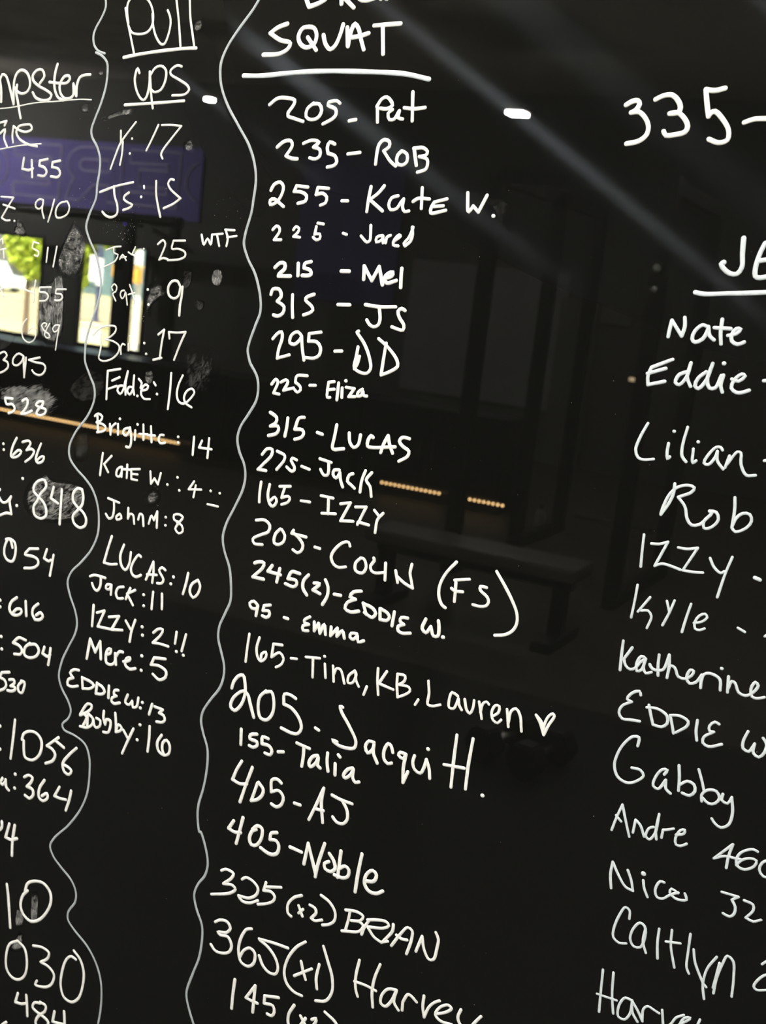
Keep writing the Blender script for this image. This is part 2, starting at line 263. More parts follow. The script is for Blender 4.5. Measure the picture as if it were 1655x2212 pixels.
# pen strokes in tenths of a millimetre on the board: leftwards from the middle, upwards from the floor
STROKES = """
@e00
l2.4 8177,18424 8166,18340 8207,18245 8269,18149 8294,18074 8277,17989 8222,17936 8142,17914
l2.5 8249,17920 8176,17894 8106,17831 8092,17746 8101,17606 8150,17443 8210,17300 8244,17200 8231,17135 8158,17040 8113,16932 8109,16811 8126,16678 8130,16555 8203,16383 8230,16269 8184,16160 8083,16010 8016,15836 7996,15690 8025,15516 8084,15349 8135,15158 8138,15030 8132,14949 8060,14818 7990,14699 7980,14583 8048,14409 8197,14208 8261,14054 8243,13936 8151,13843 8022,13756 7923,13665 7851,13533 7816,13383 7817,13216 7884,13044 8003,12887 8126,12754 8167,12637 8121,12498 8041,12352 8005,12224 8021,12111 8100,11941 8172,11772 8201,11598 8157,11483 8052,11354 8009,11260 8036,11168 8111,11078 8085,11028 7928,11001 7786,10942 7721,10819 7702,10656 7715,10411 7791,10202 7929,9986 8122,9764 8167,9661 8114,9561 8001,9472 7842,9364 7772,9255 7771,9137 7855,8989 7853,8901 7761,8814 7558,8680 7423,8522 7346,8342 7322,8157 7324,7990 7344,7816
@e01
l2.7 6416,18422 6485,18315 6616,18153 6723,18000 6778,17867 6781,17768 6754,17647 6668,17484 6524,17301 6397,17141 6318,16978 6288,16835 6296,16656 6305,16550 6352,16347 6356,16256 6301,16135 6203,15995 6126,15797 6111,15660 6151,15529 6202,15360 6209,15289 6168,15177 6156,15162 6080,15062 6055,14955 6065,14844 6134,14707 6214,14568 6235,14452 6197,14330 6135,14227 6108,14118 6122,13986 6190,13811 6275,13614 6299,13477 6266,13351 6192,13199 6150,12990 6147,12873 6200,12726 6246,12597 6247,12477 6200,12352 6153,12226 6145,12107 6180,11977 6275,11831 6351,11688 6361,11592 6327,11482 6258,11329 6242,11201 6245,11054 6266,10886 6302,10714 6300,10579 6261,10428 6250,10438 6153,10237 6128,10108 6150,9991 6223,9870 6257,9747 6211,9596 6134,9456 6114,9337 6128,9093 6186,8887 6242,8665 6234,8582 6180,8445 6112,8314
@e02
l3.1 9439,17421 9447,17534 9470,17635
l3.0 9470,17635 9442,17687 9394,17677 9350,17605 9313,17516 9269,17405c 9279,17539 9275,17640 9242,17708 9182,17738 9120,17717 9071,17646 9070,17568 9112,17522 9173,17509 9228,17530 9262,17562
l3.0 9236,17591 9243,17518 9213,17429 9192,17351 9166,17273
l3.0 8937,17616 8883,17689 8917,17744 8977,17742 9034,17691 9030,17647 8958,17593 8849,17552 8778,17510 8798,17471 8871,17452 8979,17476 9024,17525
l3.0 8723,17803 8744,17731 8752,17643 8737,17555 8695,17491 8625,17462
l3.0 8813,17630 8676,17623 8588,17631 8554,17670 8571,17697 8622,17690 8663,17645 8680,17590 8660,17525 8605,17482 8546,17484 8501,17513 8506,17622c 8460,17509c 8461,17607 8431,17684 8375,17707 8303,17714
@e03
l1.3 9450,17355 9310,17369 8990,17425 8691,17452 8399,17480 8269,17480
@e04
l2.6 9439,17215 9350,17236c 9375,17191
l2.6 9432,17109 9364,17154 9374,17071 9325,16982
l2.6 9249,17031 9263,17099 9253,17190c 9177,17154 9076,17141 9009,17173 9027,17211 9104,17210 9187,17188 9214,17135 9179,17080 9115,17044 9036,17019 8927,17007
@e05
l1.5 9421,16954 9189,16998 9036,17019 8876,17035
@e06
n2.8 9090,16886 9105,16777c 9016,16770 8964,16790
n2.8 8986,16869 8968,16705
n2.8 8778,16891 8878,16869c 8882,16821c 8812,16805 8782,16767 8806,16726 8890,16726
n2.8 8615,16883 8711,16864c 8715,16816c 8631,16804 8605,16760 8632,16725 8723,16725
@e25
l2.4 7927,18329 7897,18225 7860,18121 7822,18016 7789,17922
l2.4 7880,18194 7904,18298 7903,18371 7860,18423 7751,18433 7667,18402 7613,18330 7591,18247 7603,18164 7653,18112 7747,18095 7831,18110 7878,18173
l2.4 7604,18278 7583,18165 7540,18072 7480,18010 7440,18011 7401,18094 7385,18197 7398,18258 7429,18310
l2.4 7340,18412 7294,18218 7252,17993
l2.4 7188,18412 7165,18249 7124,18097 7093,17985
@e26
l3.3 7907,17881 7730,17912 7461,17948 7197,17973 7073,17979
@e27
l2.6 7707,17744 7732,17786 7757,17690 7727,17585 7672,17513 7636,17498 7604,17525 7580,17632 7585,17758
l2.6 7585,17758 7568,17653 7542,17517 7519,17428
l2.6 7575,17726 7527,17791 7455,17813 7397,17773 7400,17668 7447,17593 7520,17575 7556,17601
l2.6 7220,17813 7268,17822 7343,17774 7340,17743 7235,17693 7137,17644 7114,17608 7156,17566 7301,17551
@e28
l3.0 7853,17445 7483,17476 7163,17506
@e29
l2.2 7706,17293 7788,17198 7877,17086 7929,16964 7975,16841
l2.2 7880,17205 7871,17097
l2.2 7847,17104 7847,16990 7863,16886
l2.2 7738,17138
l2.2 7753,16998
n2.2 7437,17277 7494,17158 7558,17037
n2.2 7396,17277 7288,17283 7170,17278c 7276,17157 7372,17036 7380,17003 7359,16972
@e07
l2.1 9371,16484 9200,16486c 9269,16392 9349,16273c 9290,16250 9236,16257
l2.1 9337,16407 9177,16377
l2.1 9172,16254
n2.1 8803,16487 8849,16496 8900,16458 8896,16412 8849,16398 8806,16436 8803,16487c 8810,16384 8781,16312
n2.1 8659,16503 8688,16393 8725,16282
n2.1 8523,16490 8494,16497 8459,16443 8477,16380 8541,16338 8615,16332 8634,16374 8616,16438 8567,16481 8523,16490
@e08
l2.0 9355,16040 9328,16066 9313,16014
l2.0 9348,15947 9270,15965
l2.0 9300,15951 9287,15869
n2.0 8830,16055 8900,16066c 8911,16007 8863,15988 8823,15969 8835,15927 8875,15935
n2.0 8705,16025 8716,15880
n2.0 8589,16046 8621,15842
@e21
l2.2 9316,15606 9294,15525 9266,15480
l2.2 9319,15546 9272,15562
l2.2 9146,15622
n2.1 8963,15670 8985,15579c 8869,15556
n2.1 8843,15682 8854,15569 8854,15463
n2.1 8635,15635 8780,15618c 8785,15576 8699,15573 8662,15542 8686,15499 8770,15484
n2.1 8437,15634 8558,15622c 8570,15580 8493,15577 8476,15549 8504,15518 8572,15510
@e09
n1.7 8931,15284 8970,15238 8990,15152 8957,15072 8884,15045 8816,15083 8796,15163 8834,15206 8886,15176 8899,15139
n1.7 8673,15236 8659,15261 8698,15268 8727,15236 8684,15187 8620,15159 8610,15131 8648,15121 8681,15146 8662,15202 8621,15271
n1.6 8498,15267 8544,15262 8579,15223 8553,15191 8510,15219 8491,15268c 8506,15173 8524,15012
@e10
n2.4 9272,14883 9209,14909 9174,14877 9219,14823c 9161,14806 9149,14759 9210,14703 9257,14684
n2.4 8952,14899 9009,14916 9077,14865 9088,14803 9039,14786 8971,14831 8944,14894c 8936,14799 8920,14681
n2.4 8911,14886 8915,14790 8923,14680
n2.4 8725,14910 8870,14867c 8791,14854 8665,14846 8642,14813 8666,14756 8718,14728 8790,14740 8818,14766
@e30
l2.5 8085,16614 7897,16681 7689,16732
l2.5 7918,16680 7903,16593 7859,16497 7859,16419 7927,16383 8000,16398 8039,16428
l2.5 7729,16632 7776,16601 7787,16568 7735,16538 7677,16520 7709,16491 7784,16463
l2.4 7555,16705 7551,16686
l2.5 7579,16601
n2.4 7414,16760 7402,16637 7371,16531 7334,16431
n2.4 7208,16784 7246,16787 7273,16747 7244,16701 7172,16652 7115,16619c 7190,16565 7301,16514
@e31
l1.7 7957,16066 7859,16103 7781,16115
l1.7 7865,16096 7861,16047 7810,16034 7833,15976 7978,15896
l1.7 7784,15992 7753,16039 7705,15988
l1.7 7764,16010 7708,16021
l1.7 7684,16068 7640,16049c 7604,16124
l1.7 7640,16049 7604,16041 7597,15964
l1.7 7501,16117
n2.2 7337,16174 7279,16217 7249,16187 7275,16103 7309,16029c 7263,16049 7207,16043
n2.2 7022,16233 7156,16222c 7169,16145 7095,16151 7011,16126 7008,16088 7065,16056 7206,16033
@e32
l1.7 7843,15683 7860,15715 7827,15747 7796,15721 7806,15675 7840,15655 7798,15586
l1.7 7700,15697 7735,15688 7746,15648 7721,15616 7695,15641 7685,15688 7652,15562
l1.7 7641,15759 7590,15664 7569,15587
l1.7 7647,15663 7571,15688
l2.5 7417,15734
l2.5 7395,15592
n2.7 7040,15808 7072,15848 7133,15842 7175,15783 7161,15708 7103,15680 7051,15708 7033,15797
n2.7 7008,15800 7010,15712 7022,15623 7020,15529
@e33
l2.0 8051,15220 7976,15292 7862,15334 7775,15333 7771,15293 7824,15235 7901,15192c 7791,15188 7715,15151 7717,15094 7790,15016 7904,14978 7957,14995 7944,15100 7950,15249
l1.9 7686,15075 7693,15143 7674,15179 7645,15171
l1.9 7603,15188 7597,15120
l1.9 7596,15262
l2.5 7410,15216
l2.5 7378,15115
n2.5 7248,15320 7183,15372c 7203,15225 7211,15089
n2.5 7286,15068 7191,15099
n2.4 7113,15297 7126,15357c 7030,15362 6930,15380c 6985,15251 7039,15099
@e11
n3.0 9061,14436 9166,14428c 9145,14369 9057,14376 9025,14338 9043,14304 9106,14277
n3.0 8924,14431 8871,14463 8852,14424 8886,14346 8930,14297c 8867,14306 8791,14347
n3.0 8650,14464 8697,14458 8741,14415 8684,14399 8605,14387 8610,14350 8678,14315 8726,14327 8706,14372 8655,14422 8642,14460
@e12
l2.9 9155,13942
l2.9 9145,13881
n2.9 8975,14032 9024,13932 9041,13830 9007,13817 8929,13854 8900,13902 8941,13908 9009,13847
n2.9 8892,14002 8806,14028 8781,14007 8830,13926c 8760,13949 8727,13930 8761,13863 8837,13802
n2.9 8639,14024 8679,13926 8697,13849 8670,13817 8602,13847 8590,13897 8636,13884 8680,13840
@e22
l3.2 9175,13362 9134,13320 9096,13315 9052,13339 9007,13397c 9025,13350 9002,13259 8990,13210c 9052,13211 9148,13168
l3.2 9174,13437 9168,13448
l3.2 8921,13314
l3.2 8860,13618
n3.1 8606,13495 8534,13594 8562,13651 8625,13640 8692,13579 8703,13515 8635,13465 8560,13417 8514,13338 8517,13276 8585,13238 8667,13260 8689,13344 8647,13413 8606,13495
n3.1 8433,13600 8462,13478c 8365,13440
n3.1 8323,13594 8324,13410 8324,13226
n3.1 8058,13641 8111,13644 8168,13585 8169,13512 8119,13460 8022,13405 7978,13340 7988,13277 8054,13240 8134,13274 8155,13343 8100,13415 8044,13486 8036,13572 8058,13641
@e34
l2.5 7680,14928 7830,14889
l2.5 7834,14889 7833,14756 7827,14605
l2.5 7771,14799 7680,14846
l2.5 7828,14704 7708,14755
l2.5 7629,14766 7679,14759 7697,14710 7658,14681 7626,14726 7611,14803 7585,14916c 7602,14787 7593,14684
l2.5 7521,14769 7557,14764 7574,14721 7543,14691 7511,14736 7503,14886c 7505,14777 7486,14699
l2.5 7445,14691
l2.5 7444,14860 7405,14825 7415,14778
l2.5 7391,14753 7336,14772 7325,14807 7361,14814 7399,14769 7401,14711 7362,14676 7292,14681
l2.5 7258,14851 7235,14825
l2.5 7210,14743
n2.5 7060,14967 7058,14804 7067,14616
n2.4 6922,14963 6961,14874 6974,14771 6945,14707 6881,14694 6806,14761 6771,14822 6801,14851 6860,14820 6887,14749 6861,14702 6790,14673
@e35
l2.7 7958,14416 7916,14446 7862,14424 7881,14380 7931,14355c 7841,14345 7809,14320 7835,14281 7915,14257
l2.7 7926,14426 7915,14346 7903,14259
l2.7 7761,14363 7744,14260c 7736,14337 7689,14380
l2.7 7659,14378 7650,14274
l2.7 7640,14434
l2.7 7526,14358 7576,14338 7586,14296 7548,14278 7516,14324 7506,14367c 7480,14248 7495,14170 7538,14169
l2.6 7439,14348 7437,14255
l2.6 7416,14412
l2.6 7345,14420 7331,14272
l2.6 7386,14321 7287,14331
l2.6 7252,14417 7231,14264
l2.6 7286,14325 7195,14333
l2.6 7091,14355 7133,14349 7149,14300 7125,14269 7070,14281
l2.6 6917,14365
l2.6 6912,14309
n2.6 6730,14394 6730,14218
n2.6 6635,14370 6663,14300c 6518,14306
n2.6 6555,14407 6556,14216
@e36
l2.6 7823,14058 7834,13932 7840,13829
l2.6 7710,14047 7798,13950c 7740,13876
l2.6 7584,13956 7626,13925 7635,13864 7597,13853 7572,13904 7570,13958c 7568,13858
l2.6 7507,13992 7502,13857
l2.5 7553,13937 7460,13947
l2.5 7346,13972 7453,13954c 7444,13856c 7371,13856
l2.5 7449,13908 7370,13915
l2.5 7217,13971 7198,13851c 7161,13910c 7114,13860c 7089,13975
l2.5 6999,13876
l2.5 6885,13969
l2.5 6852,13844
n2.5 6686,13963 6742,13875c 6595,13897
n2.5 6664,13928 6679,13808
l2.5 6485,13904
l2.4 6379,13900
l2.5 6508,13769 6388,13768
@e37
l2.7 7716,13612 7573,13590
l2.7 7640,13595 7632,13501 7647,13426 7690,13406 7731,13447
l2.7 7556,13479 7597,13442 7587,13413 7530,13442 7548,13475
l2.7 7453,13558 7450,13451c 7426,13503 7389,13498 7366,13413
l2.7 7320,13464 7304,13526 7275,13520 7250,13412
l2.6 7188,13447 7161,13535 7128,13494c 7095,13588c 7086,13425
l2.6 6987,13550
l2.6 6983,13468
n2.6 6828,13533 6885,13545 6890,13591 6828,13608 6784,13588 6827,13521 6862,13456 6816,13418 6771,13450 6790,13505 6848,13523
@e13
n3.2 8947,12852 8978,12922 9006,12937 9054,12852 9055,12754 9007,12702 8936,12703 8905,12771 8903,12868 8925,12918 8997,12939 9044,12923
n3.2 8591,12909 8711,12885c 8767,12813 8662,12813 8591,12794 8578,12748 8635,12695 8764,12662
n3.2 8472,12926 8503,12825c 8436,12805 8412,12823
n3.2 8377,12884 8391,12780 8410,12653
@e14
l3.7 9081,12239
l3.7 9076,12165
n3.6 8845,12319 8920,12253 8941,12171 8902,12124 8821,12128 8771,12168 8774,12202 8835,12195 8885,12142
n3.6 8719,12305 8699,12149
n3.6 8545,12315 8610,12252 8617,12188 8574,12135c 8506,12151 8471,12194 8503,12228 8561,12187
@e15
l3.5 9034,11839
l3.5 9017,11701
n3.5 8687,11879 8785,11884 8860,11809c 8779,11800 8731,11762 8745,11709 8833,11688
n3.5 8623,11859 8689,11794 8692,11715 8620,11698 8526,11741 8496,11812 8544,11863 8640,11841
n3.5 8422,11865 8442,11790c 8371,11772 8338,11801
n3.5 8339,11871 8345,11772 8355,11685
@e16
n3.4 8889,11468 8996,11438c 9019,11378 8954,11365 8924,11316 8947,11266 9009,11229
n3.4 8883,11383 8821,11399 8809,11366 8860,11318c 8797,11319 8795,11291 8847,11261 8901,11257
n3.4 8705,11407 8754,11345 8740,11284 8695,11281 8672,11337 8669,11409 8714,11412
@e38
l3.1 7634,13231 7675,13086 7711,12940c 7629,12937 7550,12956
l3.0 7473,13172 7510,13053 7485,12953 7434,12918 7392,12985 7380,13112
l3.0 7252,13092 7277,13107 7333,13037 7364,12939 7335,12886 7287,12877 7234,12907
l3.0 7168,12876 7124,12989 7093,13073c 7083,12971 7088,12860
l3.0 7158,12930 7042,12948
l3.0 6941,13020 6981,13038 7016,13005 6989,12965 6954,12921 6973,12878 7026,12867
l3.0 6836,12972
l3.0 6862,12895
n3.0 6664,13046 6680,12940 6707,12826
n3.0 6543,13002 6612,12942 6627,12862 6584,12814 6536,12857 6512,12951 6543,13002
@e39
l3.1 7876,12759 7828,12783 7680,12783
l3.1 7736,12769 7737,12688 7773,12627 7816,12645 7845,12692
l3.1 7594,12726 7650,12720 7663,12678 7622,12673 7594,12726c 7593,12626
l3.1 7441,12739 7504,12718 7530,12653 7502,12606 7439,12620
l3.1 7354,12744 7399,12622
l3.1 7290,12738 7388,12678c 7306,12577
l3.0 7181,12713
l3.0 7170,12600
n3.0 7067,12767 7070,12675 7070,12590
n3.0 6958,12771 6950,12688 6945,12618
@e40
l3.3 7804,12466 7806,12243
l3.2 7753,12397 7658,12438c 7732,12253c 7560,12262
l3.2 7596,12385 7469,12421c 7552,12261c 7416,12286
l3.2 7378,12395 7315,12323
l3.2 7261,12428 7297,12307 7311,12190
l3.2 7169,12379
l3.2 7157,12293
n3.1 7024,12351 6966,12404 6912,12410 6930,12353 7022,12246c 6928,12255 6831,12252
n3.1 6743,12423 6751,12303
n3.1 6726,12224
n3.1 6628,12424 6664,12246
n3.1 6640,12206
@e41
l3.4 7846,11879 7818,12097c 7741,11973c 7686,12102c 7661,11917
l3.4 7601,11980 7546,12007 7542,12055 7581,12039 7600,11966 7585,11895 7527,11889 7481,11927 7482,12022c 7463,11905
l3.3 7475,11983 7428,12055 7387,12058
l3.3 7370,11961 7293,11994 7287,12022 7334,12004 7344,11934 7284,11902 7214,11926
l3.3 7145,12077
l3.3 7138,11925
n3.3 6852,12115 6991,12094c 7023,12013c 6922,12025 6832,11988 6834,11928 6908,11882 6990,11922
@e42
l3.3 7938,11726 8005,11716 8052,11670 8006,11626c 8071,11589 8075,11532 8015,11526 7940,11552
l3.3 7890,11662 7871,11542c 7773,11567 7726,11614 7779,11642 7881,11657
l3.3 7688,11651 7694,11532c 7612,11547 7582,11582 7619,11627 7687,11644
l3.3 7531,11657 7528,11528
l3.2 7406,11641 7454,11629 7459,11586 7425,11575c 7479,11540 7484,11505 7450,11486 7378,11512
l3.2 7283,11625 7307,11537 7257,11523 7221,11573c 7207,11509 7161,11528 7146,11627
l3.2 7091,11591
l3.2 7112,11527
n3.2 6968,11606 6997,11490
n3.2 6935,11588 6832,11582c 6874,11537c 6818,11525 6798,11483 6826,11449 6896,11436
@e43
l3.3 7881,11252 7791,11394 7741,11394 7738,11360 7800,11295 7880,11245
l3.3 7800,11295 7712,11255 7707,11201 7769,11136 7870,11122
l3.3 7840,11277 7795,11247 7836,11131
l3.3 7782,11292 7777,11133
l3.3 7663,11269 7611,11255 7614,11192 7662,11165 7690,11192 7703,11244
l3.3 7572,11369 7573,11293 7543,11232c 7531,11290 7482,11290 7476,11222 7502,11153 7560,11144
l3.2 7424,11388 7408,11296 7399,11202c 7373,11278 7330,11255 7343,11217 7398,11188
l3.2 7304,11235 7240,11163
l3.2 7178,11283 7238,11136 7297,10982
l3.2 7099,11348
l3.2 7120,11179
n3.2 6977,11365 6973,11237 6978,11093
n3.2 6821,11313 6868,11219 6844,11137 6778,11109 6718,11139 6711,11229 6755,11277 6798,11238 6799,11164 6770,11111
@e17
l3.6 8979,10823
l3.6 8960,10559
n3.6 8769,10950 8781,10736 8800,10497
n3.5 8655,10757 8634,10828 8557,10878 8459,10883 8383,10818 8389,10672 8488,10565 8596,10570 8620,10650 8628,10750
n3.5 8068,10827 8176,10868c
n3.5 8149,10919 8301,10783c 8220,10763 8181,10717 8210,10637 8302,10582
n3.5 7899,10868 8002,10754 8070,10641 8037,10558 7976,10547 7946,10599 8009,10631 8070,10634
@e18
l3.6 8900,10233 8924,10181 8895,10160 8853,10217 8854,10232c 8838,10147 8799,10122
l3.6 8720,10334
l3.6 8717,10172
n3.6 8588,10339 8527,10379 8473,10366 8495,10301 8544,10242c 8462,10230 8449,10175 8498,10117 8563,10134
n3.5 8305,10386 8367,10273 8368,10171 8312,10144 8246,10200 8258,10247 8325,10198
n3.5 8092,10370 8152,10250c 8073,10245 7995,10254
n3.5 7930,10375 7951,10253 7985,10135
@e23
l3.9 8893,9623 8868,9661 8872,9727
n3.9 8762,9732 8805,9561c 8721,9557 8641,9598
n3.9 8683,9741 8702,9549 8698,9377
@e24
n3.7 8746,9012 8719,8892 8695,8747 8659,8514
n3.6 8443,9040 8510,8949 8528,8821 8475,8733 8371,8694 8256,8750 8158,8875 8106,9014 8124,9127 8220,9199 8345,9186 8449,9121 8478,9020
@e19
n3.2 8542,8395 8657,8306 8695,8137 8671,7990 8581,7922 8480,7938 8403,8029 8387,8190 8436,8341 8542,8395
n3.2 8313,8417 8178,8444 8085,8417 8097,8344 8191,8263c 8072,8247 7994,8185 8012,8071 8088,7996 8250,7964 8227,8019
n3.2 7706,8475 7769,8489 7835,8427 7884,8257 7888,8088 7833,7972 7725,7953 7634,8034 7587,8204 7587,8370 7647,8497 7741,8567
@e20
n3.5 8489,7763 8519,7641c 8421,7656 8376,7681
n3.5 8366,7787 8348,7677 8332,7542
n3.5 8161,7766 8242,7742 8265,7679 8207,7647 8095,7622 8028,7586 8050,7515 8137,7464 8205,7500 8184,7586 8083,7704 8079,7768 8162,7781
n3.5 7950,7749 7967,7619c 7886,7628 7789,7652
n3.5 7816,7803 7800,7678 7787,7514
l3.6 8687,7289 8633,7343
@e45
l4.2 5944,18462 5930,18400 5898,18342c 5788,18379 5729,18420 5759,18462 5851,18483
l4.1 5588,18492 5575,18368
l4.1 5535,18471 5581,18440c 5451,18338
l4.1 5289,18460 5396,18440 5404,18409 5341,18394 5247,18419
l4.1 5206,18480 5195,18409
l4.1 5098,18479 5195,18439c 5137,18409
@e46
l4.0 6104,18200 6202,18167 6276,18118c 6164,18061 6056,18036 6077,17988 6164,17944 6329,17932
l4.0 5853,18175 5941,18164 5979,18095 5952,18032 5884,18001 5810,18034 5794,18107 5826,18165 5885,18175
l4.0 5881,18086 5785,17982
l3.9 5724,18108 5696,18035 5640,17989 5594,18026 5555,18120 5537,18198
l3.9 5493,18173 5473,18023
l3.9 5468,18018 5452,18142 5422,18204 5380,18163 5353,18092 5310,17994
l3.9 5452,18090 5367,18102 5278,18128
l3.8 5231,18190 5099,18201 4980,18209
l3.9 5147,18181 5117,17961
@e47
l4.4 6520,17747 6342,17751 5950,17790 5631,17808 5195,17810 4892,17802 4657,17765
@e48
n3.4 6214,17505 6134,17562 6016,17566 5955,17552 5958,17519 6009,17448c 6011,17415 5944,17396 5849,17373
n3.3 5758,17532 5817,17481 5822,17417 5774,17392 5699,17411 5668,17476 5700,17528 5757,17526
n3.3 5491,17541 5525,17561 5600,17548c 5609,17521 5530,17492 5518,17450 5545,17412 5641,17360
l3.3 5380,17397 5316,17410
l3.2 5101,17398 5118,17538c
l3.2 5123,17527 5082,17591 5036,17608 4997,17583 4973,17543 5024,17510 5085,17513
l3.2 4969,17507 5007,17474 4988,17423 4941,17430 4911,17483 4901,17499c 4906,17442 4863,17433
l3.2 4793,17657 4769,17422
l3.2 4857,17526 4761,17520 4662,17535
@e49
n3.4 6093,17139 6026,17192 5954,17200 5936,17163 5992,17068c 5930,17049 5871,17049
n3.3 5821,17185 5740,17216 5661,17203 5714,17158c 5647,17140 5641,17086 5683,17057 5742,17064
n3.3 5500,17195 5553,17209 5573,17165 5560,17112c 5488,17094 5463,17047 5485,17014 5553,16994
l3.3 5358,17117 5241,17136
l3.2 5075,17047 5074,17132 5060,17216 5016,17255 4965,17242 4960,17200 5010,17161c 4932,17076 4879,17042
l3.2 4835,17170 4872,17131 4870,17069 4820,17051 4776,17084 4784,17147 4835,17170
l3.2 4717,17181 4683,17058
l3.2 4725,17196 4637,17206 4592,17177 4605,17145 4663,17132c 4589,17115 4578,17075 4590,17032 4664,17002
@e50
n3.3 6117,16758 6089,16810 6025,16836 5988,16800 5999,16727 6045,16658 6109,16631 6114,16670 6075,16683 5968,16624
n3.3 5732,16811 5850,16814c 5871,16763c 5792,16763 5736,16734 5744,16689 5819,16662
n3.2 5518,16813 5628,16812c 5640,16751c 5571,16766 5528,16737 5535,16687 5584,16662
l3.2 5370,16715 5312,16719
l3.2 5095,16856 5107,16754 5112,16641
l3.2 4967,16870 5015,16808 5093,16744c 4959,16658
l3.1 4823,16795 4882,16775 4905,16715 4881,16674 4822,16689 4792,16739 4766,16772c 4769,16703 4746,16668 4705,16676
l3.1 4602,16877 4589,16705
l3.1 4674,16757 4630,16786 4523,16788
l3.1 4360,16800 4473,16766c 4496,16722 4496,16675 4359,16706
l3.1 4474,16729 4387,16741
l3.0 4176,16863 4148,16706 4112,16760c 4059,16712c 3999,16855
l3.0 3920,16692
@e51
n3.0 6058,16411 6021,16447 5994,16438 5983,16406 6034,16323c 5961,16329
n2.9 5839,16428 5816,16458 5781,16444 5790,16410 5832,16368c 5766,16367
n2.9 5592,16505 5533,16502
n2.9 5604,16474 5613,16407c 5561,16412 5556,16373 5594,16359 5626,16379
l2.9 5324,16438 5289,16430
l2.9 5057,16527 5050,16447 5050,16399 5079,16380 5113,16404 5142,16429
l2.8 4933,16451 4986,16431 4987,16388 4934,16414 4926,16447c 4919,16388
l2.8 4894,16390 4888,16439 4854,16458
l2.8 4811,16413 4756,16460 4770,16470 4812,16424 4819,16380 4769,16374
l2.8 4703,16379 4718,16400 4681,16445 4654,16511 4646,16543
l2.8 4703,16379 4655,16426 4644,16480 4655,16543
@e52
n3.8 5996,16078 5944,16123 5897,16121 5892,16077 5946,16021 5951,16003c 5825,16015
n3.8 5754,16134 5746,16028
n3.7 5623,16163 5686,16140 5688,16101c 5621,16085 5610,16053 5635,16039 5700,16033
l3.7 5303,16109 5223,16115
l3.6 5071,16060 5079,16174c 4989,16057c 4930,16182c 4880,16030
l3.6 4868,16085 4798,16114 4789,16147 4837,16131 4868,16085 4839,16050 4750,16080
l3.6 4709,16187 4709,16144 4700,16026
@e53
n3.5 6013,15832 5998,15879 5931,15886 5907,15855 5903,15821 5939,15777c 5860,15734 5867,15677 5917,15643 5965,15649
n3.4 5782,15850 5774,15749 5758,15649
n3.4 5557,15879 5632,15843 5642,15820 5571,15771 5554,15739 5589,15707 5646,15684
l3.3 5302,15813 5181,15824
l3.3 5027,15842 4887,15838 4728,15855
l3.3 4886,15833 4866,15726 4879,15680 4920,15659 4966,15676 4996,15711
l3.3 4633,15833 4665,15846 4699,15821 4680,15768 4629,15709 4630,15665 4679,15665 4742,15679
@e54
n3.3 5948,15432 5906,15483 5861,15506 5848,15456 5876,15337 5881,15261c 5757,15306
n3.3 5652,15502 5688,15526 5751,15490 5763,15420 5715,15408 5660,15455 5644,15491c 5624,15379 5595,15280
n3.3 5446,15551 5568,15523c 5567,15455c 5481,15459 5436,15414 5441,15345 5490,15311 5582,15305
l3.3 5284,15399 5214,15409
l3.2 5065,15604 5083,15596 5061,15571 4995,15501 4930,15387 4906,15290 4938,15246 5015,15247 5070,15280 5062,15370 5054,15466
l3.2 5068,15268 5042,15317 5029,15385
l3.2 4858,15562 4756,15497 4657,15399 4644,15346 4706,15294 4794,15249
l3.2 4779,15532 4786,15438 4795,15260
@e44
l2.4 6838,16303 6803,16213 6766,16274 6725,16220 6720,16313
l2.3 6720,16313 6602,16331
l2.3 6664,16317 6629,16216
l2.3 6570,16365 6541,16293 6548,16223
l2.3 6577,16370 6473,16373
l2.3 6549,16303 6446,16323
@e55
n3.1 5914,15016 5872,15068 5849,15048 5885,14938c 5823,14935
n3.1 5815,15047 5764,15077 5742,15062 5780,14976c 5675,15013
n3.1 5543,15143 5642,15133 5660,15114 5661,15067c 5611,15040 5600,15006 5631,14979 5660,14998
l3.1 5506,15060 5448,15068
l3.1 5257,15128 5315,15114c 5318,15034 5314,14977 5286,14981
l3.1 5320,15045 5249,15060
l3.1 5211,15122 5212,14969
l3.1 5170,15083 5164,14998
l3.0 5140,15151
l3.0 5130,15094 5046,15094c 5095,15014c 5031,15023
l3.0 4964,15100 5005,15066 5007,15032 4970,15043 4955,15079c 4945,15046 4913,15045
@e56
n3.5 5899,14754 5826,14718 5827,14671 5884,14627c 5803,14639 5792,14605 5815,14566 5895,14536
n3.5 5704,14730 5707,14642 5718,14558
n3.5 5532,14761 5584,14748 5619,14638c 5538,14644 5521,14612 5543,14573 5608,14546
l3.4 5378,14645 5324,14636
l3.4 5185,14744 5197,14627 5206,14534 5191,14519 5089,14541
l3.4 5049,14690 5032,14607 4988,14568 4947,14598 4933,14691
l3.4 4805,14688 4825,14702 4852,14658 4851,14602 4800,14598 4578,14640
l3.3 4713,14567 4692,14650 4658,14728c 4637,14658 4596,14580
l3.3 4447,14733 4516,14734 4542,14696 4506,14657 4439,14623 4446,14577 4525,14519
@e57
n3.2 5944,14350 5895,14411 5840,14414 5841,14361 5920,14264 5976,14201c 5886,14204
n3.2 5783,14406 5698,14378 5700,14336 5771,14235
n3.1 5566,14358 5615,14368 5625,14343 5586,14296 5582,14261 5607,14245 5666,14277
l3.1 5506,14309 5423,14294
l3.1 5323,14410 5202,14395
l3.1 5228,14391 5219,14311 5228,14274 5267,14268 5305,14314
l3.1 5110,14341 5162,14332 5170,14290 5134,14261 5101,14319c 5087,14252 5057,14193
l3.1 4966,14331 5002,14313 5015,14253 4979,14230 4937,14203
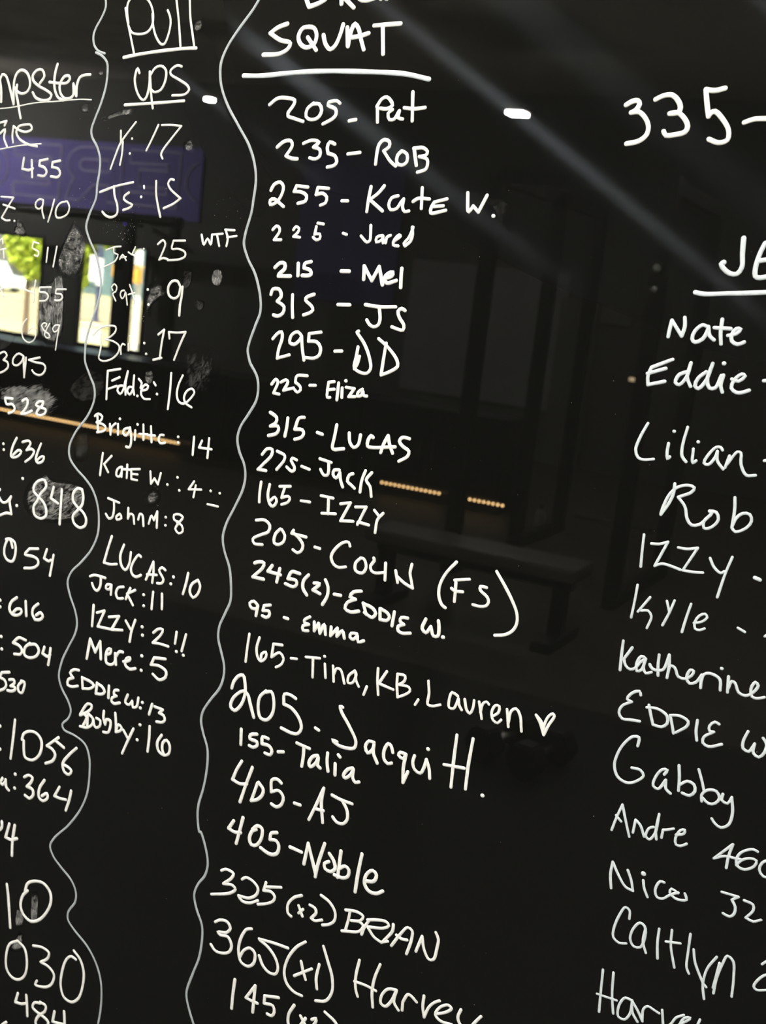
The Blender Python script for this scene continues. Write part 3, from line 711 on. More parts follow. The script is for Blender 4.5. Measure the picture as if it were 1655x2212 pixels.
l3.1 4843,14380 4870,14289 4876,14179
l3.0 4778,14374 4826,14297 4782,14247 4758,14159
@e58
n3.1 5926,14089 5932,13986 5927,13896
n3.1 5830,14082 5840,13978 5810,13899 5773,13881 5737,13936 5762,13974 5800,13937
n3.0 5605,14103 5719,14083
n3.0 5664,14081 5683,14006 5687,13981c 5614,14006 5598,13985 5621,13945 5680,13917
l3.0 5476,13989 5382,13994
l3.0 5270,14074 5144,14073
l3.0 5190,14070 5179,13919
l3.0 5244,13913 5101,13934
l3.0 5060,14035 4959,14065c 5042,13880c 4913,13899
l3.0 4903,14035 4796,14054c 4865,13879c 4861,13903c 4750,13895
l2.9 4711,14041 4661,13998
l2.9 4620,14029 4669,13962 4679,13839
@e59
n3.2 5941,13717 5847,13735 5787,13697 5794,13635 5887,13581 5959,13530 5941,13491 5849,13497
n3.2 5667,13684 5716,13626 5721,13540 5671,13532 5620,13572 5613,13634 5653,13681
n3.2 5524,13699 5541,13666c 5383,13661
n3.2 5536,13679 5462,13639 5408,13578 5421,13521 5460,13495 5510,13515
l3.1 5280,13585 5225,13582
l3.1 4917,13667 4934,13699 4985,13689 5068,13607 5099,13530 5064,13465 5009,13447 4939,13467
l3.1 4795,13579 4841,13523 4832,13454 4759,13446 4729,13511 4763,13580 4795,13579
l3.1 4663,13606 4654,13585 4686,13531 4674,13487 4627,13473 4547,13496
l3.1 4539,13585 4526,13430
l3.0 4431,13537 4399,13434
l3.0 4406,13485 4331,13442 4246,13414c 4267,13479 4288,13544 4279,13627
l3.0 3858,13734 3944,13614 3989,13491 3982,13389 3942,13323 3910,13307
l2.9 3854,13571 3717,13608
l3.0 3840,13557 3835,13478 3832,13382
l3.0 3874,13492 3841,13477 3764,13484
l2.9 3550,13568 3609,13566 3604,13534 3533,13487 3515,13446 3534,13408 3590,13390 3656,13392
l2.9 3478,13728 3387,13619 3302,13504 3247,13405 3235,13318 3265,13244 3328,13195 3418,13168
@e60
n3.6 5913,13303 5859,13327 5809,13324 5818,13280 5919,13166c 5798,13167
n3.6 5717,13319 5759,13255c 5618,13248
n3.6 5631,13306 5651,13173
n3.5 5410,13303 5499,13303 5532,13229c 5443,13230 5432,13196 5463,13165 5554,13176
n3.5 5315,13311 5362,13247 5361,13174 5313,13118
n3.5 5247,13247 5187,13254 5252,13179c 5175,13160
n3.5 5132,13302 5098,13243 5095,13159 5137,13065
l3.5 5024,13187 4958,13191
l3.5 4751,13276 4827,13253 4860,13199 4800,13188c 4879,13141 4899,13082 4843,13059 4754,13085
l3.4 4719,13170 4674,13073
l3.4 4712,13166 4618,13145 4581,13106 4608,13058 4695,13086
l3.4 4542,13156 4530,13058
l3.4 4536,13157 4462,13133 4439,13097 4466,13061 4524,13060
l3.4 4396,13159 4404,13028
l3.4 4259,13132 4321,13123 4329,13086 4289,13066c 4342,13036 4337,12996 4291,12983 4217,13001
l3.3 4081,13164 4106,13071 4065,13040 4024,13108c 3989,13029 3947,13038 3946,13120 3959,13175
l3.3 3896,13039
@e61
n3.4 5833,12899 5879,12932 5926,12903 5900,12859 5837,12873 5833,12899c 5840,12835 5843,12797
n3.3 5695,12936 5763,12914c 5772,12863c 5702,12872 5697,12830 5730,12804 5773,12812
l3.3 5531,12849 5489,12846
l3.3 5255,12917 5306,12881 5310,12856 5260,12843c 5319,12817 5314,12775 5260,12782
l3.3 5203,12880 5194,12797c 5156,12879c 5131,12787c 5095,12881 5071,12789
l3.3 5020,12874 5017,12790c 4954,12877c 4951,12799c 4899,12866 4871,12800
l3.2 4747,12871 4806,12863 4814,12825 4779,12809 4739,12855c 4725,12798 4669,12823
@e62
n2.9 5896,12602 5906,12455 5910,12320
n2.9 5780,12592 5801,12480 5777,12391 5738,12363 5687,12419 5692,12468 5739,12438 5741,12393
n2.9 5521,12578 5618,12567c 5625,12434c 5540,12499 5493,12454 5513,12386 5565,12348
l2.8 5411,12474 5349,12483
l2.8 5253,12525 5103,12549
l2.8 5175,12525 5159,12350
l2.8 5055,12579
l2.8 5044,12508 5022,12378
l2.8 4956,12511 4932,12364
l2.8 4940,12430 4914,12497 4874,12495 4819,12374
l2.8 4724,12520 4783,12457 4781,12390 4736,12401 4707,12488 4716,12510c 4700,12429 4668,12382
l2.8 4585,12403 4609,12318
l2.8 4492,12602 4484,12484 4461,12356
l2.8 4401,12595 4468,12463c 4317,12442
l2.7 4292,12598 4286,12498 4265,12383
l2.7 4292,12598 4216,12599 4216,12551 4267,12502c 4166,12504 4149,12473 4194,12426 4265,12383
l2.7 4059,12413 4084,12359
l2.7 3983,12608 3962,12495 3962,12395 3917,12389 3841,12421
l2.7 3685,12544 3743,12564 3763,12488 3754,12420 3711,12419 3676,12523c 3663,12467 3633,12428
l2.7 3617,12532 3586,12441 3553,12415 3530,12468 3528,12544
l2.6 3480,12545 3436,12399
l2.6 3455,12452 3443,12537 3411,12563 3388,12545
l2.6 3336,12449 3289,12497 3291,12554 3326,12550 3352,12480 3331,12416 3287,12399 3257,12436
l2.6 3216,12545 3183,12392
l2.6 3186,12432 3177,12538 3136,12572 3094,12526 3060,12385
l2.6 2950,12564 2907,12507 2858,12407c 2827,12506 2789,12596 2803,12615 2838,12583 2866,12496 2866,12461c 2898,12521 2950,12564
@e63
n3.6 6038,12018 6023,12086 5972,12157 5923,12176 5894,12106 5882,11994 5919,11868 5985,11799 6032,11826 6019,11907 5954,11988 5899,12022 5853,12001 5806,11898 5758,11789
n3.5 5647,12087 5710,12013 5719,11896 5680,11803 5608,11804 5553,11888 5553,12016 5590,12095 5645,12074
n3.5 5316,12096 5381,12117 5443,12107 5439,12008c 5353,11992 5260,11916 5222,11826 5256,11759 5325,11747 5440,11766
l3.4 5071,11867 5034,11854
l3.4 4808,12142 4836,12147 4816,12097 4714,11976 4632,11850 4644,11785 4722,11763 4817,11768 4882,11800 4827,11796
l3.4 4446,11896 4499,11894 4530,11830 4497,11777 4451,11827 4444,11878c 4440,11793 4390,11709
l3.3 4246,11854 4273,11914 4300,11925 4336,11847 4325,11765 4282,11734 4246,11751
l3.3 4126,11876 4171,11876 4187,11847 4139,11824 4113,11874c 4123,11749 4110,11600c 4074,11715
l3.3 4027,11884 4038,11820 4010,11756 3951,11736 3917,11819 3907,11882c 3872,11808 3853,11716
l3.3 3904,11983
l3.2 3646,12188 3646,11981 3639,11696
l3.2 3490,12196 3502,11951 3500,11719
l3.2 3732,11884 3538,11905
l3.2 3333,11707
@e64
n3.7 5886,11631 5874,11478
n3.7 5704,11630 5774,11604 5777,11564 5696,11554 5691,11517 5732,11486 5776,11493
n3.6 5573,11621 5638,11622 5637,11551c 5551,11550 5517,11507 5534,11464 5592,11467
l3.6 5447,11521 5392,11536
l3.6 5252,11665 5174,11655 5111,11648
l3.6 5173,11649 5169,11549 5174,11452
l3.6 5016,11605 5068,11578 5101,11505 5083,11472 5033,11518 5007,11589c 5004,11507 4975,11490
l3.6 4913,11659 4909,11572 4889,11484
l3.5 4799,11673 4779,11657
l3.5 4821,11579 4811,11469
l3.5 4634,11589 4684,11562 4722,11488 4700,11470 4646,11523 4626,11579c 4622,11493 4591,11458 4553,11475
@e65
n3.6 5844,11311 5893,11211 5932,11094c 5841,11075 5762,11098
n3.6 5717,11282 5764,11117 5821,10889
n3.6 5643,11140 5668,11041 5694,10941c 5624,10975 5574,11043 5572,11096 5629,11151
n3.5 5378,11219 5423,11244 5485,11219 5479,11098c 5397,11135 5341,11087 5353,11005 5406,10963 5465,10978
l3.5 5211,11062 5147,11062
l3.4 5036,10948 4973,11122 4912,11306c 4922,11163 4885,10963
l3.5 4974,11076 4892,11082
l3.4 4817,11264 4727,11247 4598,11242
l3.4 4706,11247 4642,11159 4631,11074 4672,11017 4740,11015 4785,11052
@e66
n3.9 5872,10674 5922,10578c 5852,10560 5780,10576
n3.8 5768,10740 5790,10606 5818,10450
n3.8 5605,10665 5646,10638 5673,10550 5645,10492 5587,10504 5538,10593 5543,10697 5595,10707 5647,10651
n3.8 5370,10706 5432,10680 5439,10612c 5367,10621 5334,10579 5346,10496 5407,10463 5466,10470 5535,10494
l3.8 5208,10607 5079,10596
l3.7 5038,10486 5015,10708c 4897,10421c
l3.7 4838,10763 4885,10541 4900,10399
l3.7 4922,10502 4898,10419
l3.7 4777,10680 4721,10621 4699,10550 4748,10502 4805,10515 4818,10563 4774,10597
l3.7 4657,10745 4659,10615 4662,10472
l3.7 4653,10566 4597,10610 4553,10586 4558,10514 4609,10484 4698,10486
l3.7 4436,10785 4453,10594 4461,10392
l3.7 4358,10536 4281,10562 4263,10632 4307,10662 4366,10598 4374,10505 4320,10447 4240,10449 4180,10495
@e67
n3.3 5958,10110 5908,10141 5816,10124 5833,10071 5922,9979c 5810,9997 5777,9967 5831,9908 6050,9819
n3.2 5709,10099 5668,10133 5585,10121 5520,10069 5527,9999 5608,9930 5734,9914c 5692,9874 5603,9878 5506,9939
n3.2 5434,10158 5443,10108c 5261,10164
n3.2 5439,10130 5453,10065c 5367,10081 5320,10044 5335,9991 5403,9941 5501,9900
l3.2 5024,10159 5104,10111 5165,10017 5154,9927 5116,9907
l3.2 5046,10045 4993,9951
l3.2 4994,10024 5037,9969
l3.2 4924,10094 4867,10082 4848,10042 4895,9966c 4858,9952 4778,9987
l3.1 4815,10234 4720,10198 4648,10119 4644,10029 4693,9972 4766,9939
l3.1 4538,10177 4419,10200 4348,10179 4369,10127 4467,10092c 4380,10110 4337,10086 4369,10016 4552,9954
l3.1 4490,10175 4499,10080 4515,9983
l3.1 4284,10157 4326,10064 4342,9994
l3.1 4298,10159 4195,10195 4104,10208 4074,10181 4121,10138 4289,10090c 4213,10015 4129,9987
l3.1 4031,10209 4030,10145 4117,9998c 4067,10022
l3.0 4024,9993 3950,10136 3883,10230 3836,10215 3831,10128 3863,9969
l3.0 3987,10116 3932,10097 3874,10106
l3.0 3773,10028 3730,10196c 3695,10076 3634,9997 3591,10013 3570,10147 3568,10224 3601,10281
@e68
n3.3 5975,9541 5918,9582 5835,9591 5791,9537 5830,9475 5934,9444 5901,9422 5811,9434 5757,9356 5779,9279 5851,9238 5943,9232 6002,9280
n3.3 5545,9619 5601,9592 5662,9460 5669,9319 5629,9224 5544,9207 5483,9264 5481,9376 5537,9410 5606,9363 5649,9271
n3.2 5447,9545 5273,9561 5113,9566
n3.2 5439,9535 5339,9496 5241,9410 5201,9316 5222,9246 5294,9233 5373,9278 5428,9368
l3.2 4928,9701 5018,9614 5101,9462 5127,9303 5085,9196 4992,9137 4905,9130
l3.2 5011,9306 4828,9450
l3.2 4953,9484 4921,9395 4883,9315
l3.2 4752,9526 4769,9372 4749,9265
l3.2 4729,9727 4661,9586 4600,9450 4584,9295 4640,9179 4748,9137
l3.1 4332,9729 4351,9545 4335,9418 4307,9357
l3.1 4114,9765 4155,9606 4163,9459 4138,9310
l3.1 4358,9496 4243,9500 4126,9486
l3.1 3917,9574 4001,9554 4062,9459 4059,9381 4011,9367 3954,9449 3917,9574c 3928,9446 3873,9383
l3.0 3835,9398 3839,9481c 3799,9574 3773,9578 3702,9535
l3.0 3636,9625 3634,9510 3609,9416c 3573,9534 3518,9607 3477,9636
l3.0 3491,9496 3396,9553 3353,9608 3387,9627 3463,9577 3502,9485 3445,9443 3331,9450
l3.0 3261,9632 3281,9547 3248,9484 3183,9472
l3.0 3063,9641 3119,9549 3195,9378
@e69
n3.6 5679,9010 5686,8839 5685,8685
n3.5 5436,9034 5530,8865c 5461,8857 5393,8856
n3.5 5436,9034 5437,8908 5436,8741
n3.5 5159,9010 5317,8969c 5315,8887c 5213,8899 5191,8839 5215,8788 5267,8788
l3.5 4976,9000 5027,8876 5015,8771 4976,8746
l3.4 4894,8916 4810,8813
l3.5 4836,8912 4894,8792
l3.4 4766,8926 4720,8958 4722,8916 4769,8829
l3.4 4633,9061 4506,8997 4471,8937
@e70
n3.9 2924,17616 2879,17645 2835,17651 2818,17626 2842,17579 2875,17561c 2814,17568 2753,17520 2722,17462 2726,17403 2780,17350 2877,17324
n3.9 2696,17665 2639,17695 2570,17701 2520,17661 2495,17613 2506,17575 2570,17564c 2515,17575 2457,17539 2417,17475 2432,17433 2515,17408 2575,17401 2597,17430
n3.8 2178,17764 2251,17744 2321,17750c 2302,17669 2271,17555c 2258,17580 2227,17593 2179,17558 2105,17463 2101,17390 2165,17366 2240,17388
l3.7 1997,17521 1927,17548 1822,17556 1774,17560
@e71
l3.8 1863,16679 1853,16563 1841,16463 1870,16410 1925,16409 1977,16442 1999,16474 1980,16488
l3.7 1701,16651 1725,16574 1740,16464 1731,16406 1696,16397 1633,16416 1601,16423
l3.7 1733,16519 1622,16546
l3.7 1697,16655 1626,16674
@e72
l3.6 2163,16241 2094,16235 1926,16256 1760,16277 1557,16306
@e73
l3.0 2319,15880 2314,15960 2308,16009c 2215,15897c 2201,15973 2212,16041
l3.0 2029,15992 2065,16001 2118,15948 2130,15885 2104,15862 2048,15895 2021,15967 2021,15993c 2001,15926 1962,15897
l2.9 1924,16060 1921,15962 1904,15873
l2.9 1973,15990 1849,15996
l2.9 1862,15943 1801,15963 1774,16004 1807,16001 1834,15955 1826,15904 1780,15884 1733,15907
@e74
l2.9 2256,15708 2414,15625c 2431,15556 2420,15486c 2291,15530
l2.9 2438,15573 2298,15632
l2.9 2128,15627 2186,15598 2207,15533 2173,15520 2127,15588 2109,15700c 2122,15588 2085,15519
l2.9 1982,15646 2035,15591 2051,15528 2022,15510 1972,15582 1942,15717c 1964,15583 1937,15526 1894,15532 1863,15632
l2.9 1847,15638 1855,15554 1835,15509
l2.9 1857,15728
l2.8 1779,15617 1726,15607 1683,15656 1710,15665 1761,15611 1772,15548 1729,15520 1687,15525 1636,15550
l2.8 1541,15636 1489,15647
@e75
l2.4 2373,15183 2419,15063 2440,14959 2412,14900 2365,14889 2285,14907
l2.4 2185,15050 2186,14973 2174,14925 2159,14946
l2.4 2156,15151
l2.4 2056,15200 2073,15054 2064,14966 2026,14927
l2.4 1986,15037 1973,14927 1950,14949
l2.4 1956,15098
l2.4 1762,15064 1779,15083 1813,15078 1870,14997 1887,14941 1851,14934 1808,14999 1799,15049c 1787,14975 1734,14918
l2.3 1720,14933 1701,15029c 1714,14952 1647,15069 1620,15065 1606,14979 1551,14900 1484,14911
l2.3 1437,15033 1389,15050
@e76
l2.5 2086,14741 2086,14654 2113,14567 2158,14476
l2.5 2159,14481 2147,14552 2110,14659 2056,14719 1980,14746 1929,14736 1945,14697 2043,14639c 1979,14573 1946,14479 1904,14437 1844,14453 1807,14496 1771,14548
l2.5 1784,14573 1764,14559 1814,14486 1806,14433 1771,14435 1724,14476 1706,14524 1731,14574 1784,14573
l2.4 1608,14713 1595,14617 1594,14483
l2.4 1594,14483 1572,14558 1528,14602 1476,14603 1455,14554 1484,14495 1563,14448 1593,14474
@e77
l2.3 2267,14289 2263,14169 2254,14025
l2.3 2198,14228 2135,14236 2067,14268c 2143,14053c 2092,14082 2019,14079 1935,14064
l2.2 1980,14239 1908,14240 1827,14265c 1916,14063c 1836,14066 1757,14077
l2.2 1720,14204 1679,14140 1620,14102 1597,14120
l2.2 1552,14247 1585,14104 1615,13906
l3.1 1358,14120 1318,14111
@e78
l2.2 2256,13870 2260,13727 2268,13592
l2.2 2139,13791 2220,13652
l2.2 2194,13666 2140,13678 2106,13638 2127,13534
l2.2 2001,13789 1969,13707
l2.2 1941,13807 1968,13698 2006,13585
l2.2 1808,13808 1829,13682 1844,13566
l2.1 1762,13660 1703,13683 1666,13729 1687,13752 1728,13728 1755,13671 1747,13617 1710,13612 1673,13634
l2.1 1419,13698 1363,13678
l2.1 1208,13678 1169,13724
@e79
l2.5 2302,13383 2299,13268 2292,13133
l2.5 2220,13344 2274,13235c 2252,13182 2211,13159 2167,13184 2138,13239 2098,13283 2136,13288 2164,13223 2154,13158 2119,13177 2097,13278c 2104,13200 2079,13158 2035,13178
l2.5 1994,13337 1990,13247 1977,13164
l2.5 2058,13240 2030,13208 1948,13219 1914,13356c 1901,13269 1903,13163
l2.4 1901,13212 1892,13271 1854,13262 1816,13195 1760,13190 1712,13230 1701,13271 1728,13274 1749,13202 1719,13162 1669,13185 1635,13255c 1627,13148
l2.4 1630,13194 1618,13263 1577,13283 1492,13257 1473,13168
l2.4 1489,13345
l2.4 1427,13293 1415,13165
l2.4 1413,13203 1396,13263 1368,13252 1331,13186 1276,13172 1222,13214 1193,13277 1219,13299 1243,13237 1224,13177 1181,13174 1132,13196
@e80
l2.5 2091,12966 2105,12996 2162,12967 2196,12905 2155,12891c 2228,12838 2247,12774 2212,12729 2146,12737 2066,12744
l2.5 2011,12900 1985,12824 1954,12745
l2.5 2026,12876 1943,12888 1854,12850 1843,12785 1884,12745 1949,12746
l2.5 1827,12857 1802,12786 1780,12720
l2.4 1828,12861 1756,12876 1679,12848 1682,12809 1761,12730
l2.4 1608,12877 1606,12791 1588,12710
l2.4 1437,12890 1470,12900 1508,12856 1501,12815 1466,12816c 1537,12753 1538,12705 1489,12685 1390,12732
l2.4 1208,12891 1232,12799 1224,12745 1177,12730 1142,12806c 1142,12730 1095,12706 1059,12754 1055,12830 1087,12868
@e81
l2.5 2050,12533 2050,12607 2097,12604 2162,12527 2204,12426 2216,12313 2174,12225 2102,12196 2038,12215 1964,12297 1999,12336 2070,12335
l2.5 1799,12355 1779,12400 1819,12393 1864,12316 1874,12234 1830,12218 1779,12312c 1767,12237 1725,12210
l2.5 1693,12464 1675,12362 1665,12252
l2.5 1658,12308 1609,12352 1552,12340 1535,12286 1572,12236 1633,12242
l2.4 1533,12476 1490,12377 1467,12316
l2.4 1469,12219 1478,12274 1441,12324 1370,12336 1336,12288 1363,12232 1414,12216 1465,12249
l2.4 1315,12328 1316,12275 1268,12260 1243,12321c 1217,12189 1232,12088 1288,12046 1336,12065 1368,12099
@e82
l2.3 2155,11752 2130,11876 2098,11997c 2052,11871 2001,11740
l2.3 2137,11889 2088,11849
l2.3 1976,11784 1973,11855 1970,11901c 1927,11869 1880,11779
l2.3 1815,11885 1850,11864 1867,11788 1835,11768 1797,11830 1787,12008c 1793,11862 1777,11787
l2.3 1738,11814 1735,11885c 1704,11895 1652,11921
l2.3 1626,11875 1566,11904 1562,11940 1597,11924 1626,11845 1614,11794 1576,11792 1530,11826
n2.3 1191,11725 1189,11829 1171,11937c 1298,11774c 1215,11820 1135,11827 1092,11832
n2.3 977,11937 1013,11945 1101,11887 1125,11820 1108,11768 1053,11757 982,11810 973,11861 1026,11863 1090,11822 1118,11774
n2.2 875,11903 928,11856 940,11794 902,11749 850,11752
@e83
l2.4 2083,11243 2106,11359 2104,11477c 2035,11373 1964,11294 1899,11280c 1927,11368 1968,11446
l3.6 1835,11458
l2.3 1828,11401 1811,11336 1772,11268
l2.3 1656,11439 1689,11438 1719,11357 1695,11294 1648,11295 1591,11351 1531,11391
l2.3 1531,11386 1590,11406 1598,11368 1550,11334 1494,11334 1455,11352 1477,11400
n2.3 1192,11513 1058,11515c 1105,11474c 1069,11422 1069,11363 1099,11327 1155,11337
n2.3 1011,11501 938,11488 930,11441 975,11361c 915,11348 859,11383
@e84
l2.3 1891,11026 1900,11100 1937,11118 1981,11020 2008,10875 1999,10816 1945,10783 1884,10800
l2.3 1738,10952 1756,11007 1797,11023 1844,10955 1858,10856 1820,10798 1764,10808 1739,10900 1745,10990c 1748,10865 1710,10776
l2.3 1634,11025 1629,10899 1608,10763
l2.2 1530,11053 1517,10909 1461,10735
l2.2 1563,10935 1445,10961
l2.2 1378,11072 1373,10921 1363,10772 1337,10726
l2.2 1332,10947 1305,10845 1215,10686
l2.2 1142,10951 1200,10824 1213,10676 1184,10554
l2.2 1215,10686 1183,10662
l2.2 1118,10631 1115,10754 1087,10917 1062,10991 1013,10964 984,10815 974,10657
l2.2 1112,10907 1130,10677
n2.2 789,11018 760,11054 711,11077
n2.2 694,10975 772,10915 821,10807 796,10787 687,10829
@e85
l2.3 2042,10495 2032,10308 2019,10104
l2.3 1950,10503 1932,10304 1898,10136
l2.3 2060,10259 1975,10261 1886,10264
l2.3 1755,10310 1815,10318 1860,10226 1850,10124 1795,10119 1757,10193 1756,10315c 1740,10210 1685,10142
l2.3 1755,10310 1695,10238 1645,10163
l2.3 1648,10173 1653,10276 1620,10315 1580,10305 1519,10287
l2.3 1499,10327 1471,10192
l2.3 1468,10172 1414,10225 1379,10302 1320,10351
l2.2 1343,10254 1278,10321 1263,10348 1307,10330 1338,10256 1315,10202
l2.2 1186,10363 1205,10278
"""
LAB = {
    'e00': ('divider_line', 'ink_grey', 'pale grey wavy line between the left list and the pull up list'),
    'e01': ('divider_line', 'ink_grey', 'pale grey wavy line between the pull up list and the squat list'),
    'e02': ('list_heading', 'ink_old', 'white heading of the leftmost list, first line, cut by the edge'),
    'e03': ('heading_underline', 'ink_old', 'thin line under the first heading line of the leftmost list'),
    'e04': ('list_heading', 'ink_old', 'white heading of the leftmost list, second line ending in re'),
    'e05': ('heading_underline', 'ink_old', 'thin line under the second heading line of the leftmost list'),
    'e06': ('score_entry', 'ink_old', 'white score 455 just under the underlined heading of the leftmost list'),
    'e07': ('score_entry', 'ink_old', 'white score 910 in the leftmost list'),
    'e08': ('score_entry', 'ink_old', 'white score 511 in the leftmost list'),
    'e09': ('score_entry', 'ink_old', 'white score 689 in the leftmost list'),
    'e10': ('score_entry', 'ink_old', 'white score 395 in the leftmost list'),
    'e11': ('score_entry', 'ink', 'white score 528 in the leftmost list'),
    'e12': ('score_entry', 'ink', 'white score 636 in the leftmost list'),
    'e13': ('score_entry', 'ink', 'white score 054 in the leftmost list'),
    'e14': ('score_entry', 'ink', 'white score 616 in the leftmost list'),
    'e15': ('score_entry', 'ink', 'white score 504 in the leftmost list'),
    'e16': ('score_entry', 'ink', 'white score 530 in the leftmost list'),
    'e17': ('score_entry', 'ink', 'white score 1056 in the leftmost list'),
    'e18': ('score_entry', 'ink', 'white score 364 in the leftmost list'),
    'e19': ('score_entry', 'ink', 'white score 030 in the leftmost list'),
    'e20': ('score_entry', 'ink', 'white score 484 in the leftmost list'),
    'e21': ('score_entry', 'ink_old', 'white score 455 between 511 and 689 in the leftmost list'),
    'e22': ('score_entry', 'ink', 'white score 848 written over a wiped grey patch'),
    'e23': ('score_entry', 'ink', 'white single 4 below the score 364 in the leftmost list'),
    'e24': ('score_entry', 'ink', 'tall white 10 above the score 030 in the leftmost list'),
    'e25': ('list_heading', 'ink_old', 'large white word PULL at the top of the second list'),
    'e26': ('heading_underline', 'ink_old', 'white line under the word PULL'),
    'e27': ('list_heading', 'ink_old', 'white word UPS under the PULL line'),
    'e28': ('heading_underline', 'ink_old', 'white line under the word UPS'),
    'e29': ('score_entry', 'ink_old', 'white pull up entry scoring 17, first of the pull up list'),
    'e30': ('score_entry', 'ink_old', 'white pull up entry scoring 15 in the pull up list'),
    'e31': ('score_entry', 'ink_old', 'white pull up entry scoring 25 in the pull up list, its name smeared'),
    'e32': ('score_entry', 'ink_old', 'white pull up entry scoring 9 in the pull up list'),
    'e33': ('score_entry', 'ink_old', 'white pull up entry scoring 17 crossing the bright mirrored window'),
    'e34': ('score_entry', 'ink', 'white pull up entry scoring 16 in the middle of the pull up list'),
    'e35': ('score_entry', 'ink', 'white pull up entry scoring 14 crossed by the mirrored warm light strip'),
    'e36': ('score_entry', 'ink', 'white pull up entry scoring 4 with a small face after it'),
    'e37': ('score_entry', 'ink', 'white pull up entry scoring 8 in the pull up list'),
    'e38': ('score_entry', 'ink', 'white pull up entry scoring 10 in the pull up list'),
    'e39': ('score_entry', 'ink', 'white pull up entry scoring 11 in the pull up list'),
    'e40': ('score_entry', 'ink', 'white pull up entry scoring 2 with two exclamation marks'),
    'e41': ('score_entry', 'ink', 'white pull up entry scoring 5 in the pull up list'),
    'e42': ('score_entry', 'ink', 'white pull up entry scoring 13 in the pull up list'),
    'e43': ('score_entry', 'ink', 'white pull up entry scoring 16, last of the pull up list'),
    'e44': ('side_note', 'ink', 'small white three letter note beside the pull up entry 25'),
    'e45': ('list_heading', 'ink', 'large white word cut by the top edge above SQUAT'),
    'e46': ('list_heading', 'ink', 'large white word SQUAT at the top of the middle list'),
    'e47': ('heading_underline', 'ink_blue', 'long white line under the word SQUAT'),
    'e48': ('score_entry', 'ink', 'white squat entry scoring 205 at the top of the squat list'),
    'e49': ('score_entry', 'ink', 'white squat entry scoring 235'),
    'e50': ('score_entry', 'ink', 'white squat entry scoring 255'),
    'e51': ('score_entry', 'ink', 'white squat entry scoring 225 above 215'),
    'e52': ('score_entry', 'ink', 'white squat entry scoring 215'),
    'e53': ('score_entry', 'ink', 'white squat entry scoring 315 above 295'),
    'e54': ('score_entry', 'ink', 'white squat entry scoring 295'),
    'e55': ('score_entry', 'ink', 'white squat entry scoring 225 in the smallest lettering, under 295'),
    'e56': ('score_entry', 'ink', 'white squat entry scoring 315 above 275'),
    'e57': ('score_entry', 'ink', 'white squat entry scoring 275'),
    'e58': ('score_entry', 'ink', 'white squat entry scoring 165 above the 205 with bracketed letters FS'),
    'e59': ('score_entry', 'ink', 'white squat entry scoring 205 with bracketed letters FS'),
    'e60': ('score_entry', 'ink', 'white squat entry scoring 245 with a bracketed 2'),
    'e61': ('score_entry', 'ink', 'white squat entry scoring 95'),
    'e62': ('score_entry', 'ink', 'white squat entry scoring 165 with several names and a heart'),
    'e63': ('score_entry', 'ink', 'white squat entry scoring 205 in the largest lettering'),
    'e64': ('score_entry', 'ink', 'white squat entry scoring 155'),
    'e65': ('score_entry', 'ink', 'white squat entry scoring 405 with two capital letters'),
    'e66': ('score_entry', 'ink', 'white squat entry scoring 405 lower one of two'),
    'e67': ('score_entry', 'ink', 'white squat entry scoring 325 times two'),
    'e68': ('score_entry', 'ink', 'white squat entry scoring 365 times one'),
    'e69': ('score_entry', 'ink', 'white squat entry scoring 145 cut by the bottom edge'),
    'e70': ('score_entry', 'ink', 'large white 335 and dash at the top right'),
    'e71': ('list_heading', 'ink_blue', 'heading letters JE of the right list, cut by the edge'),
    'e72': ('heading_underline', 'ink_blue', 'line under the heading of the right list'),
    'e73': ('name_entry', 'ink_blue', 'pale bluish white name, first in the right list'),
    'e74': ('name_entry', 'ink_blue', 'pale bluish white name, second in the right list'),
    'e75': ('name_entry', 'ink_blue', 'pale bluish white name, third in the right list'),
    'e76': ('name_entry', 'ink_blue', 'pale bluish white name, fourth in the right list'),
    'e77': ('name_entry', 'ink_blue', 'pale bluish white name, fifth in the right list'),
    'e78': ('name_entry', 'ink_blue', 'pale bluish white name, sixth in the right list'),
    'e79': ('name_entry', 'ink_blue', 'pale bluish white name, seventh in the right list'),
    'e80': ('name_entry', 'ink_blue', 'pale bluish white name, eighth in the right list'),
    'e81': ('name_entry', 'ink_blue', 'pale bluish white name, ninth in the right list'),
    'e82': ('name_entry', 'ink_blue', 'pale name with 46 in the right list'),
    'e83': ('name_entry', 'ink_blue', 'pale name with 32 in the right list'),
    'e84': ('name_entry', 'ink_blue', 'tall thin pale name under the 32 entry in the right list'),
    'e85': ('name_entry', 'ink_blue', 'last pale name of the right list, cut by the bottom edge'),
}
def build_writing():
    for key, strokes in parse(STROKES):
        kind, inkname, label = LAB[key]
        org = strokes[0][2][0][0]
        has_l = any(k == 'l' for k, _, _ in strokes); has_n = any(k == 'n' for k, _, _ in strokes)
        bm = bmesh.new(); bn = bmesh.new()
        for k, wd, subs in strokes:
            for s in subs: pen(bn if (k == 'n' and has_l) else bm, s, wd, org)
        bmesh.ops.recalc_face_normals(bm, faces=bm.faces[:]) if False else None
        o = link(kind, bm, M[inkname], board, True); o.location = (org[0] - BO.x, 0, org[1] - BO.z); o['label'] = label
        if has_l and has_n: link('score_number', bn, M[inkname], o, True)
        else: bn.free()
build_writing()

